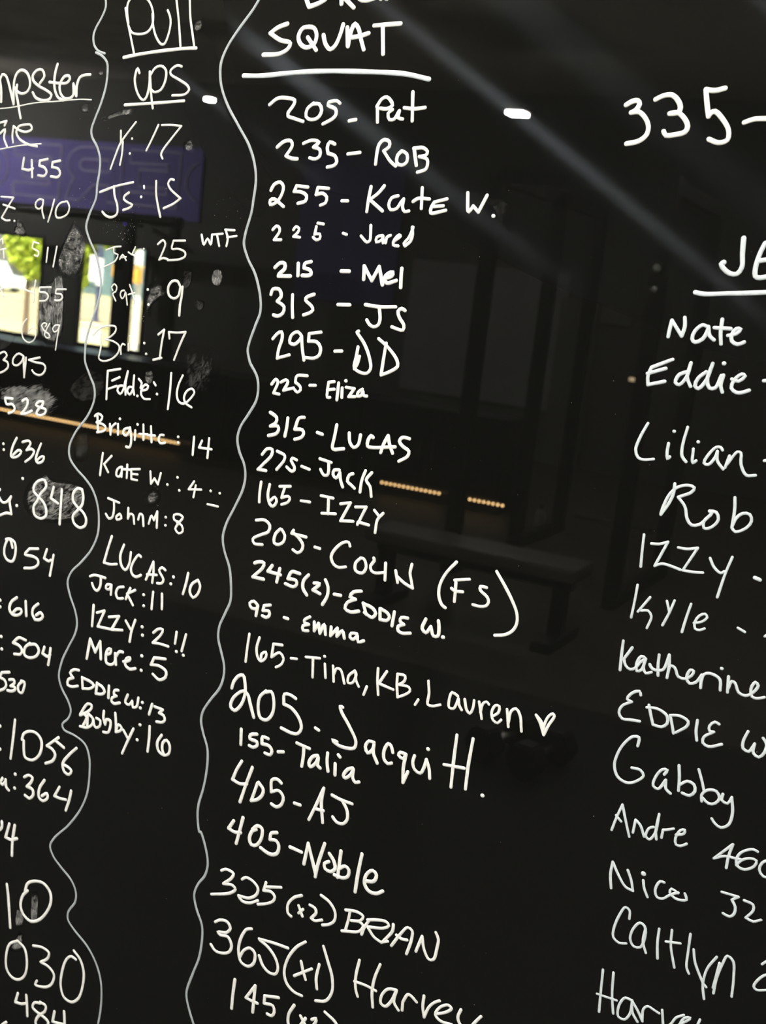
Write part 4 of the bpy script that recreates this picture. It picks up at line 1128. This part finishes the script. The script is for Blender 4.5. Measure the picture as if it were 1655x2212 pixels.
# --- smears, finger marks and dust left on the glass; also added lamp streak films
def film(name, pts, m, label, soft=.25, lift=.00015):
    """a thin film patch; pts in metres (x, z) on the board"""
    q = smooth_pts([Vector(p) for p in pts] + [Vector(pts[0])], .006)[:-1]
    c = sum(q, Vector((0, 0))) / len(q); bm = bmesh.new(); lay = bm.verts.layers.float.new('film')
    rings = []
    for f, a in ((1, 0), (1 - soft * .4, .45), (1 - soft, 1), (.35, 1)):
        rg = []
        for p in q:
            pp = c + (p - c) * f; v = bm.verts.new((pp.x - c.x, -lift, pp.y - c.y)); v[lay] = a; rg.append(v)
        rings.append(rg)
    cv = bm.verts.new((0, -lift, 0)); cv[lay] = 1; n = len(q)
    for a, b in zip(rings, rings[1:]):
        for i in range(n): bm.faces.new((a[i], a[(i + 1) % n], b[(i + 1) % n], b[i]))
    for i in range(n): bm.faces.new((rings[-1][i], rings[-1][(i + 1) % n], cv))
    o = link(name, bm, m, board); o.location = (c.x - BO.x, 0, c.y - BO.z); o['label'] = label; return o
SM = dict(wiped=lamp_streak_mat(),  # first entry is added gloss that draws flare streaks from the lamps
    thick=smudge_mat('wiped_marker_dust', .30, .6, 70, 560, .42, .66), fan=smudge_mat('fan_smear_dust', .26, .5, 40, 500, .34, .64), soft=smudge_mat('soft_haze', .03, .3, 30, 120, .36, .75),
    grain=smudge_mat('grainy_dust', .34, .2, 600, 900, .44, .70), brush=smudge_mat('brushed_dust', .30, .1, 900, 90, .42, .64),
    print=smudge_mat('finger_grease', .30, .1, 900, 160, .38, .64), wisp=smudge_mat('wispy_grease', .07, .9, 60, 190, .44, .74))
FILMS = [
    ('smudge', 'thick', 'grey wiped patch behind the score 848', 0.18, [(8562, 13743), (8479, 13690), (8292, 13691), (8078, 13698), (7982, 13642), (7973, 13547), (7993, 13422), (8076, 13321), (8348, 13233), (8712, 13227), (8815, 13308), (8840, 13428), (8787, 13575), (8668, 13682)]),
    ('smudge', 'fan', 'grey fan shaped smear behind the score 528', 0.3, [(9312, 14542), (9058, 14613), (8852, 14623), (8729, 14670), (8570, 14632), (8456, 14564), (8369, 14528), (8400, 14440), (8485, 14344), (8824, 14257), (8984, 14270), (9237, 14405), (9302, 14396)]),
    ('smudge', 'soft', 'faint hazy wedge across the divider beside the 16 entry', 0.15, [(8324, 14630), (8257, 14745), (8116, 14852), (8029, 14887), (7878, 14854), (7850, 14707), (7958, 14586), (8148, 14524), (8241, 14546)]),
    ('smudge', 'grain', 'dusty triangle right of the score 511', 0.22, [(8390, 16324), (8181, 16126), (8212, 15976), (8272, 15811), (8400, 15730), (8590, 15828), (8557, 15992), (8481, 16158)]),
    ('smudge', 'grain', 'small dusty triangle above the left mirrored window', 0.4, [(9134, 16274), (9071, 16267), (8997, 16116), (9186, 16124)]),
    ('smudge', 'brush', 'dusty vertical band through the scores 455 and 689', 0.15, [(8571, 15783), (8497, 15802), (8456, 15679), (8445, 15448), (8441, 15216), (8499, 15091), (8650, 15050), (8769, 15177), (8791, 15458), (8775, 15647), (8640, 15695)]),
    ('smudge', 'soft', 'dull smear at the left edge above the score 395', 0.2, [(9337, 15112), (9191, 15105), (9071, 15107), (9118, 14993), (9274, 14913), (9324, 14932)]),
    ('fingerprint', 'print', 'bright oval fingerprint right of the pull up entry 9', 0.2, [(6632, 16014), (6581, 16001), (6557, 15945), (6573, 15862), (6613, 15835), (6673, 15864), (6694, 15926), (6679, 15986)]),
    ('fingerprint', 'wisp', 'faint heart shaped finger mark', 0.3, [(6864, 15680), (6808, 15698), (6742, 15693), (6743, 15634), (6796, 15587), (6844, 15623)]),
    ('fingerprint', 'wisp', 'faint finger mark beside the pull up entry 9', 0.3, [(7025, 15971), (6924, 15981), (6896, 15925), (6934, 15791), (7004, 15761)]),
    ('smudge', 'wisp', 'smoky wisps right of the 17 and 16 entries', 0.5, [(6984, 15261), (6838, 15279), (6590, 15273), (6502, 15189), (6505, 15010), (6609, 14756), (6776, 14671), (6941, 14831)]),
    ('smudge', 'grain', 'arched dust marks under the UPS line', 0.4, [(8125, 17314), (8028, 17355), (7877, 17404), (7706, 17432), (7721, 17378), (7900, 17344), (8038, 17306), (8122, 17281)]),
    ('smudge', 'grain', 'small dust mark beside the left divider under the first heading', 0.5, [(8221, 17754), (8150, 17766), (8118, 17724), (8173, 17701), (8211, 17722)]),
    ('smudge', 'grain', 'dusty mark under the first heading of the leftmost list', 0.5, [(8394, 17424), (8308, 17438), (8281, 17373), (8344, 17344), (8390, 17369)]),
    ('smudge', 'grain', 'dusty mark at the corner of the mirrored purple banner', 0.5, [(7138, 17122), (7052, 17189), (6991, 17118), (7010, 17044), (7117, 17049)]),
    ('smudge', 'grain', 'dusty mark right of the word PULL', 0.5, [(7136, 18215), (7027, 18248), (6999, 18183), (7041, 18116), (7127, 18127)]),
    ('smudge', 'print', 'vertical rubbed streaks under the tall 10', 0.25, [(8598, 8773), (8498, 8793), (8474, 8603), (8582, 8557)]),
    ('smudge', 'print', 'rubbed streak inside the zero of the tall 10', 0.35, [(8397, 9040), (8300, 9074), (8266, 8875), (8286, 8656), (8357, 8630), (8390, 8831)]),
    ('smudge', 'print', 'rubbed mark above the score 030', 0.4, [(8661, 8242), (8595, 8360), (8532, 8506), (8476, 8511), (8444, 8323), (8568, 8246)]),
    ('smudge', 'grain', 'brown grey mark above the 16 entry', 0.4, [(7395, 14952), (7286, 14989), (7249, 14903), (7283, 14813), (7339, 14805), (7389, 14884)]),
    ('smudge', 'grain', 'faint dusty mark above the 8 entry', 0.6, [(7281, 13743), (7146, 13825), (7055, 13771), (7127, 13629), (7242, 13632)]),
    ('smudge', 'soft', 'faint smear right of the squat entry 255', 0.5, [(4242, 16881), (4123, 16930), (3942, 16850), (3788, 16870), (3762, 16761), (3744, 16560), (3808, 16616), (3861, 16754), (4186, 16803)]),
    ('smudge', 'grain', 'dusty mark beside the pull up entry 9 colon', 0.5, [(7464, 15531), (7404, 15783), (7230, 15855), (7164, 15740), (7332, 15612), (7432, 15490)]),
    ('smudge', 'soft', 'pair of faint vertical finger drags beside the left divider', 0.4, [(8199, 14231), (8039, 14303), (8009, 13962), (8173, 13923)]),
    ('smudge', 'wiped', 'wide clear film added across the top right of the board to streak the mirrored lamps', 0.2, [(6902, 18641), (1799, 18586), (1343, 15881), (3093, 16115), (4624, 16627), (6280, 17081)]),  # added film, shaped to streak the lamp reflections
    ('smudge', 'wiped', 'small clear film added left of the squat heading to streak the mirrored lamp', 0.3, [(7535, 18155), (6946, 18078), (6613, 17353), (6041, 16727), (6217, 16508), (6892, 17050)]),
]
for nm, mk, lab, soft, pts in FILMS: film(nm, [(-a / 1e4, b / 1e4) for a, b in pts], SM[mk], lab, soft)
bm = bmesh.new()
for i in range(150):
    x = R.uniform(-.93, -.1); z = R.uniform(.8, 1.82); r = R.choice((.00012, .00016, .0002, .0003))
    bmesh.ops.create_circle(bm, cap_ends=True, segments=6, radius=r, matrix=Matrix.Translation((x - BO.x, -.0002, z - BO.z)) @ Matrix.Rotation(math.pi / 2, 4, 'X') @ Matrix.Diagonal((1, R.uniform(.6, 1.8), 1, 1)))
for (cx_, cz_, sp, n) in [(7893, 16328, 0.007, 9), (7972, 16244, 0.004, 6), (7717, 16275, 0.007, 14), (7752, 16189, 0.004, 8), (8305, 16544, 0.007, 10), (7671, 16389, 0.006, 12), (7463, 15520, 0.006, 12), (7148, 13696, 0.006, 7), (6489, 16593, 0.006, 8), (6690, 16499, 0.008, 6)]:
    for i in range(n):
        x = -cx_ / 1e4 + R.gauss(0, sp); z = cz_ / 1e4 + R.gauss(0, sp); r = R.uniform(.00012, .0003)
        bmesh.ops.create_circle(bm, cap_ends=True, segments=6, radius=r, matrix=Matrix.Translation((x - BO.x, -.0002, z - BO.z)) @ Matrix.Rotation(math.pi / 2, 4, 'X'))
o = link('dust_specks', bm, mat('dust', (.38, .38, .36), .8), board); o['kind'] = 'stuff'; o['label'] = 'scattered white dust specks'

# ------------------------------------------------------------------ ceiling lights
def light_proto(loc, label):
    t = thing('ceiling_light', label, 'light', loc, 'LED panels hung in rows under the dark ceiling')
    bm = bmesh.new(); box(bm, (-.095, -.09, 0), (.095, .09, .06), .008); link('housing', bm, M['house'], t)
    bm = bmesh.new(); box(bm, (-.075, -.07, -.026), (.075, .07, .0), .006); link('diffuser', bm, M['lamp'], t)
    for s in (-.07, .07):
        bm = bmesh.new(); cyl(bm, (0, s, .06), (0, s, H - loc[2]), .003, 8); link('suspension_wire', bm, M['steel'], t)
    return t
LZ = 3.1
G_L = 'LED panels hung in rows under the dark ceiling'
L0 = light_proto((-3.75, -8.42, LZ), 'bright LED panel whose reflection glows beside the first entry of the squat list')
L2 = dup(L0, (-6.74, -8.42, LZ + .01), 'small LED panel whose smaller reflection glows beside the wavy line right of UPS', G_L)
L2.scale = (.5, .5, 1)
for i, (x, y, lab) in enumerate((
        (-0.75, -8.42, 'LED panel in the rear row, nearest the right wall'), (-4.32, -4.6, 'LED panel above the room middle, left one of two'),
        (-1.1, -4.6, 'LED panel above the room middle, right one of two'), (-2.35, -1.25, 'LED panel close to the writing board, leftmost of three'),
        (-0.9, -1.5, 'LED panel close to the writing board, middle of three'), (0.75, -1.25, 'LED panel close to the writing board, rightmost of three'),
        (-9.6, -4.6, 'LED panel above the left end of the room'),
        (-9.78, -8.42, 'unseen LED panel added leftmost in the rear row to brighten the purple banner'),  # panel added for more light on the banner
        (-12.55, -9.3, 'unseen LED panel added in the far corner to brighten the purple banner'))):  # corner panel also added to lift the banner's brightness
    dup(L0, (x, y, LZ), lab, G_L)

# ------------------------------------------------------------------ banner and back wall things (seen mirrored in the glass)
bn = thing('wall_banner', 'long purple cloth banner with outlined capital letters above the windows, mirrored in the glass', 'banner', (-8.6, Y0, 2.12))
bx('cloth', (-4.2, .004, 0), (0, .02, .84), M['purple'], bn)
def outline_letter(nm, loops):
    bm = bmesh.new()
    for lp in loops:
        n = len(lp)
        for i in range(n - 1):
            a, b = Vector(lp[i]), Vector(lp[i + 1]); cyl(bm, (a.x, .022, a.y), (b.x, .022, b.y), .011, 6)
    link(nm, bm, M['outline'], bn)
def arc(cx, cz, rx, rz, a0, a1, n=14): return [(cx + rx * math.cos(math.radians(a0 + (a1 - a0) * i / n)), cz + rz * math.sin(math.radians(a0 + (a1 - a0) * i / n))) for i in range(n + 1)]
def letE(x, wdt=.56):   # x = start (larger x), runs towards -x
    h0, h1 = .13, .77; t = .15
    return [[(x, h0), (x, h1), (x - wdt, h1), (x - wdt, h1 - t), (x - .17, h1 - t), (x - .17, h1 - t - .07), (x - wdt * .8, h1 - t - .07), (x - wdt * .8, h0 + t + .07), (x - .17, h0 + t + .07), (x - .17, h0 + t), (x - wdt, h0 + t), (x - wdt, h0), (x, h0)]]
def letO(x):
    return [arc(x - .36, .45, .34, .27, 0, 360, 26), arc(x - .36, .45, .19, .13, 0, 360, 20)]
outline_letter('letter', [arc(0.08, .45, .30, .24, 118, 242, 12)])
outline_letter('letter', letE(-.32, .74))
x = -1.17
outline_letter('letter', [[(x, .13), (x, .77), (x - .60, .77)] + arc(x - .60, .57, .26, .20, 90, 235, 10)[::1] + [(x - .86, .13), (x - .64, .13), (x - .44, .33), (x - .2, .33), (x - .2, .13), (x, .13)], [(x - .2, .63), (x - .58, .63)] + arc(x - .58, .56, .09, .07, 90, 270, 6) + [(x - .2, .49), (x - .2, .63)]])
outline_letter('letter', letE(-2.14, .76))
outline_letter('letter', letO(-2.97))
tag(bx('mounted_panel', (-7.22, Y0, 1.40), (-5.95, Y0 + .03, 2.98), M['navy']), 'dim navy blue wall panel on the back wall, mirrored behind the middle list', 'panel')
tag(bx('display_board', (-3.60, Y0, 1.50), (-3.28, Y0 + .05, 1.68), M['grey'], None, .005), 'small pale grey rectangular sign on the back wall', 'sign')
t = thing('indicator_lamp', 'small warm indicator lamp low on the back wall', 'lamp', (-3.17, Y0, .99)); bx('backplate', (-.06, 0, -.04), (.06, .03, .04), M['black'], t); bx('lens', (-.045, .03, -.018), (.045, .04, .018), M['warm'], t)
t = thing('spot_lamp', 'tiny violet spot lamp glowing under the purple banner', 'lamp', (-9.37, -10.62, 2.0)); cy('body', (0, -.30, .02), (0, 0, .02), .028, M['black'], t); bm = bmesh.new(); ball(bm, (0, .01, .02), .026); link('lens', bm, M['spot'], t)

t = thing('added_spotlight', 'unseen black spotlight added under the ceiling to brighten the purple banner', 'light', (-12.6, -8.6, 3.2))  # unseen lamp added to brighten the banner from the left
cy('can', (0, 0, 0), (.13, -.20, -.07), .05, M['black'], t, 20); cy('stem', (0, 0, 0), (0, 0, H - 3.2), .012, M['black'], t)
sd = bpy.data.lights.new('beam', 'SPOT'); sd.energy = 1700.0; sd.spot_size = 1.5; sd.spot_blend = .9; sd.shadow_soft_size = .05; sd.color = (1, .97, .92)
so = bpy.data.objects.new('beam', sd); COL.objects.link(so); so.parent = t; so.location = (.16, -.24, -.08); so.rotation_euler = Vector((1.9, -2.4, -.75)).to_track_quat('-Z', 'Y').to_euler()
# pull up rig in front of the windows
rg = thing('pull_up_rig', 'black steel pull up rig standing in front of the windows', 'rig', (-9.03, -10.3, 0))
for px in (-3.2, 0, .62): bx('upright', (px - .045, -.045, 0), (px + .045, .045, 2.12), M['black'], rg)
bx('crossbeam', (-3.3, -.03, 2.00), (.70, .03, 2.12), M['black'], rg); bx('foot_plate', (-.15, -.15, 0), (.15, .15, .012), M['black'], rg)
cy('pull_up_bar', (-1.69, .06, 2.06), (.62, .06, 2.06), .016, M['black'], rg)

# storage cabinets with warm LED strips along the toe kick
def cabinet(loc, label):
    t = thing('storage_cabinet', label, 'cabinet', loc, 'low black storage cabinets in a row')
    bx('body', (-.62, -.45, .13), (.62, 0, .70), M['cab'], t, .004); bx('worktop', (-.63, -.46, .70), (.63, .02, .74), M['cab'], t, .004); bx('toe_kick', (-.60, -.40, 0), (.60, -.06, .13), M['black'], t)
    for s in (-1, 1):
        d = bx('door', (min(s * .01, s * .60), 0, .15), (max(s * .01, s * .60), .018, .69), M['cab'], t, .003)
        bx('handle', (s * .05 - .006, .018, .34), (s * .05 + .006, .045, .50), M['steel'], d)
    return t
c0 = cabinet((-8.9, -7.55, 0), 'low black storage cabinet in the row under the windows, farthest left of five')
for i, x in enumerate((-7.62, -6.34, -5.06, -3.78)):
    dup(c0, (x, -7.55, 0), 'low black storage cabinet, %s of five in the row' % ('second from left', 'middle one', 'second from right', 'farthest right')[i], 'low black storage cabinets in a row')
def led(name_x0, x1, label):
    t = thing('led_strip', label, 'light strip', (name_x0, -7.53, .095), 'warm LED strips along the cabinet bottoms')
    bx('channel', (0, -.012, .006), (x1 - name_x0, .006, .022), M['steel'], t)
    n = int((x1 - name_x0) / .0385); b0 = None
    for i in range(n):
        if b0 is None:
            bm = bmesh.new(); ball(bm, (0, 0, 0), .0085, 8); b0 = link('bulb', bm, M['bulb'], t, True); b = b0
        else: b = b0.copy(); COL.objects.link(b); b.parent = t
        b.location = (.02 + i * .0385, .008, 0)
    return t
led(-8.27, -6.10, 'long warm LED strip under the left cabinets, mirrored across the pull up list')
led(-4.16, -3.585, 'warm LED strip of bright beads mirrored just right of the squat list')
led(-3.475, -3.09, 'shortest warm LED strip of bright beads, right of the dark upright')
tag(bx('metal_bar', (-2.55, -7.57, .10), (-1.95, -7.53, .135), M['grey']), 'thin grey bar low across the room behind the rack, left piece', 'bar')

# power rack
rk = thing('power_rack', 'black steel power rack with several uprights beside the bench', 'rack', (-2.65, -5.5, 0))
for x, y in ((0, 0), (0, -1.1), (0, -2.0), (.99, 0), (.99, -1.1)):
    u = bx('upright', (x - .04, y - .04, 0), (x + .04, y + .04, 2.35), M['black'], rk)
for y in (0, -1.1): bx('crossmember', (.04, y - .035, 2.25), (.95, y + .035, 2.33), M['black'], rk)
bx('crossmember', (-.035, -2.0, 2.25), (.035, -.04, 2.33), M['black'], rk); bx('crossmember', (.955, -1.06, 2.25), (1.025, -.04, 2.33), M['black'], rk)
bx('base_rail', (-.035, -2.0, .0), (.035, -.04, .07), M['black'], rk); bx('base_rail', (.955, -1.06, .0), (1.025, -.04, .07), M['black'], rk)
for z in (1.86, 1.75):
    bm = bmesh.new(); cyl(bm, (.99, .04, z), (.99, .085, z), .009, 12); ball(bm, (.99, .095, z), .022, 14); o = link('pin', bm, M['pale'], rk, True); o['label'] = 'pale round pin head'

tag(bx('mounted_panel', (-5.75, Y0, .55), (-3.98, Y0 + .03, 1.95), M['panel'], None, .004), 'wide mid grey panel on the back wall behind the power rack uprights', 'panel')
tag(bx('floor_shade_sheet', (-6.5, -3.7, 0), (2.2, -.35, .008), M['near_shade'], None, .003), 'thin black sheet added to shade the floor in front of the writing board', 'mat')  # dark sheet added so the floor near the board looks shaded
# flat bench
bc = thing('flat_bench', 'flat black padded gym bench on a single post with a foot bar', 'bench', (-1.66, -4.55, 0))
bx('pad', (-1.02, -.15, .34), (.10, .15, .41), M['vinyl'], bc, .02); bx('frame_rail', (-1.0, -.03, .28), (.06, .03, .34), M['black'], bc)
for x in (0, -.95): bx('post', (x - .035, -.035, .04), (x + .035, .035, .28), M['black'], bc); bx('foot_bar', (x - .05, -.22, 0), (x + .05, .22, .05), M['black'], bc, .008)

# dumbbells
def dumbbell(loc, label):
    t = thing('dumbbell', label, 'dumbbell', loc, 'pair of dumbbells on the floor')
    for s in (-1, 1):
        bm = bmesh.new(); cyl(bm, (0, s * .065, .062), (0, s * .145, .062), .070, 6); bmesh.ops.rotate(bm, verts=bm.verts, cent=(0, 0, .062), matrix=Matrix.Rotation(math.radians(30), 3, 'Y'))
        bmesh.ops.bevel(bm, geom=bm.edges[:], offset=.008, segments=2, affect='EDGES'); o = link('weight_head', bm, M['rubber'], t)
    bm = bmesh.new(); cyl(bm, (0, -.07, .062), (0, .07, .062), .016, 16); ball(bm, (0, 0, .062), .019, 14, (1, 2.4, 1)); link('handle', bm, M['chrome'], t, True)
    return t
db = dumbbell((-1.32, -2.98, .008), 'black hex dumbbell with chrome grip on the floor, left one of the pair')
d2 = dup(db, (-1.16, -2.94, .008), 'black hex dumbbell with chrome grip on the floor, right one of the pair', 'pair of dumbbells on the floor')
db.rotation_euler.z = .35; d2.rotation_euler.z = .2
# bottle
t = thing('water_bottle', 'small pale water bottle standing on the floor by the rack', 'bottle', (-2.73, -7.3, 0))
bm = bmesh.new(); cyl(bm, (0, 0, 0), (0, 0, .13), .032, 18); cyl(bm, (0, 0, .13), (0, 0, .165), .032, 18, .014); link('body', bm, M['pale'], t); cy('cap', (0, 0, .165), (0, 0, .19), .016, M['black'], t)

# ------------------------------------------------------------------ the street outside
GZ = -.9
struct(bx('ground', (-90, -75, GZ - .2), (20, Y0 - .22, GZ), M['paving'])); struct(bx('road', (-90, -46, GZ), (20, -31, GZ + .01), M['road']))
t = thing('street_building', 'long blue grey building across the street beyond the windows', 'building', (-45, -62, GZ))
bx('facade', (-11.4, -6, 0), (40, 0, 9), M['teal'], t); bx('parapet', (-11.4, -.2, 9), (40, .15, 9.5), M['teal'], t)
for i in range(11): bx('shop_window', (-10 + i * 4.6, 0, .6), (-7.6 + i * 4.6, .08, 3.0), M['carglass'], t)
def tree(loc, r, cz, n, label, lobes):
    t = thing('street_tree', label, 'tree', loc, 'sunlit street trees')
    bm = bmesh.new(); cyl(bm, (0, 0, 0), (0, 0, cz), .09, 10, .05)
    for a in range(5): cyl(bm, (0, 0, cz * .8), (r * .6 * math.cos(a * 1.3), r * .5 * math.sin(a * 1.3), cz + r * .3), .03, 6, .012)
    link('trunk', bm, M['bark'], t)
    bm = bmesh.new()
    for i in range(n):
        lx, ly, lz, lr = lobes[i % len(lobes)]
        d = Vector((R.gauss(0, 1), R.gauss(0, 1), R.gauss(0, 1))).normalized() * lr * R.uniform(.45, 1)
        c = Vector((lx, ly, lz)) + d; s = R.uniform(.07, .14)
        ax = Vector((R.gauss(0, 1), R.gauss(0, 1), R.gauss(0, 1) + .8)).normalized(); u = ax.orthogonal().normalized(); v = ax.cross(u)
        vs_ = [bm.verts.new(c + u * s * a + v * s * b * .6 + ax * s * k) for a, b, k in ((-1, 0, 0), (0, -1, .15), (1, 0, 0), (0, 1, .15))]
        bm.faces.new(vs_)
    link('crown', bm, M['leaf'], t); return t
tree((-21.85, -22.4, GZ), 1.2, 2.2, 4200, 'sunlit lime green tree in the left window', [(0, 0, 2.45, .55), (-.25, 0, 2.65, .45), (.25, 0, 2.15, .42), (.1, 0, 3.1, .7), (.3, .1, 2.7, .5)])
tree((-22.55, -25.0, GZ), 1.2, 2.4, 4200, 'sunlit tree at the left edge of the window with the central mullion', [(0, 0, 2.5, .55), (-.1, 0, 1.9, .42), (.9, 0, 3.25, .55), (1.9, 0, 3.3, .55), (0, 0, 3.2, .7)])
t = thing('corner_building', 'plain grey building at the left edge of the left window', 'building', (-63, -58, GZ))
bx('facade', (-12, -6, 0), (6.3, 0, 7), M['grey'], t); bx('parapet', (-12, -.1, 7), (6.3 + .1, .12, 7.4), M['grey'], t); bx('door', (6.3 - 3, 0, 0), (6.3 - 1.8, .06, 2.1), M['post'], t)
def car(loc, L, Wd, Hh, body, label):
    t = thing('parked_car', label, 'car', loc, 'cars parked in the street')
    bm = bmesh.new(); prism(bm, [(-L / 2, .25), (L / 2, .25), (L / 2, .75), (L * .44, .85), (L * .25, .92), (L * .12, Hh), (-L * .36, Hh), (-L * .47, .95), (-L / 2, .8)], 1, -Wd / 2, Wd / 2); link('body', bm, body, t)
    bm = bmesh.new(); prism(bm, [(L * .22, .95), (L * .11, Hh - .06), (-L * .34, Hh - .06), (-L * .42, .95)], 1, -Wd / 2 - .01, Wd / 2 + .01); link('windows', bm, M['carglass'], t)
    for x in (-L * .31, L * .31):
        for s in (-1, 1): bm = bmesh.new(); cyl(bm, (x, s * Wd / 2 - s * .18, .33), (x, s * Wd / 2 + s * .02, .33), .33, 20); link('wheel', bm, M['tyre'], t)
    return t
car((-50.75, -50.0, GZ + .01), 4.4, 1.8, 1.6, M['white'], 'white car parked across the street in the left window')
t = thing('concrete_planter', 'low pale cream concrete planter outside the window with the central mullion', 'planter', (-19.9, -22.6, GZ))
bx('box', (-.50, -.3, 0), (.55, .3, .80), M['cream'], t, .02); bx('rim', (-.53, -.33, .80), (.58, .33, .90), M['cream'], t, .02); bx('soil', (-.45, -.25, .86), (.50, .25, .91), M['bark'], t)
t = thing('street_lamp', 'dark blue street lamp post carrying two white banners', 'lamp post', (-21.0, -24.05, GZ))
cy('post', (0, 0, 0), (0, 0, 4.2), .06, M['post'], t); cy('base', (0, 0, 0), (0, 0, .9), .09, M['post'], t, 16, .08)
bx('banner', (-.23, .09, 1.85), (-.03, .11, 2.5), M['white'], t); bx('banner', (.01, .09, 1.75), (.20, .11, 2.45), M['white'], t)
cy('bracket', (-.25, .10, 2.51), (.24, .10, 2.51), .012, M['post'], t)
t = thing('traffic_signal', 'orange traffic signal with dark red lens hanging on a white pole', 'traffic light', (-16.9, -20.0, GZ))
cy('pole', (.23, -.2, 0), (.23, -.2, 4.5), .06, M['white'], t); bx('sign_plate', (.13, -.12, 2.42), (.27, -.1, 2.68), M['white'], t); bx('signal_head', (-.28, -.1, 2.10), (-.12, .1, 2.35), M['signal'], t, .02); bx('signal_head', (.14, -.1, 2.02), (.40, .1, 2.32), M['signal'], t, .02)
bx('backing', (.16, .1, 2.06), (.27, .12, 2.24), M['red'], t); cy('arm', (-.3, -.13, 2.36), (.45, -.13, 2.36), .02, M['signal'], t)
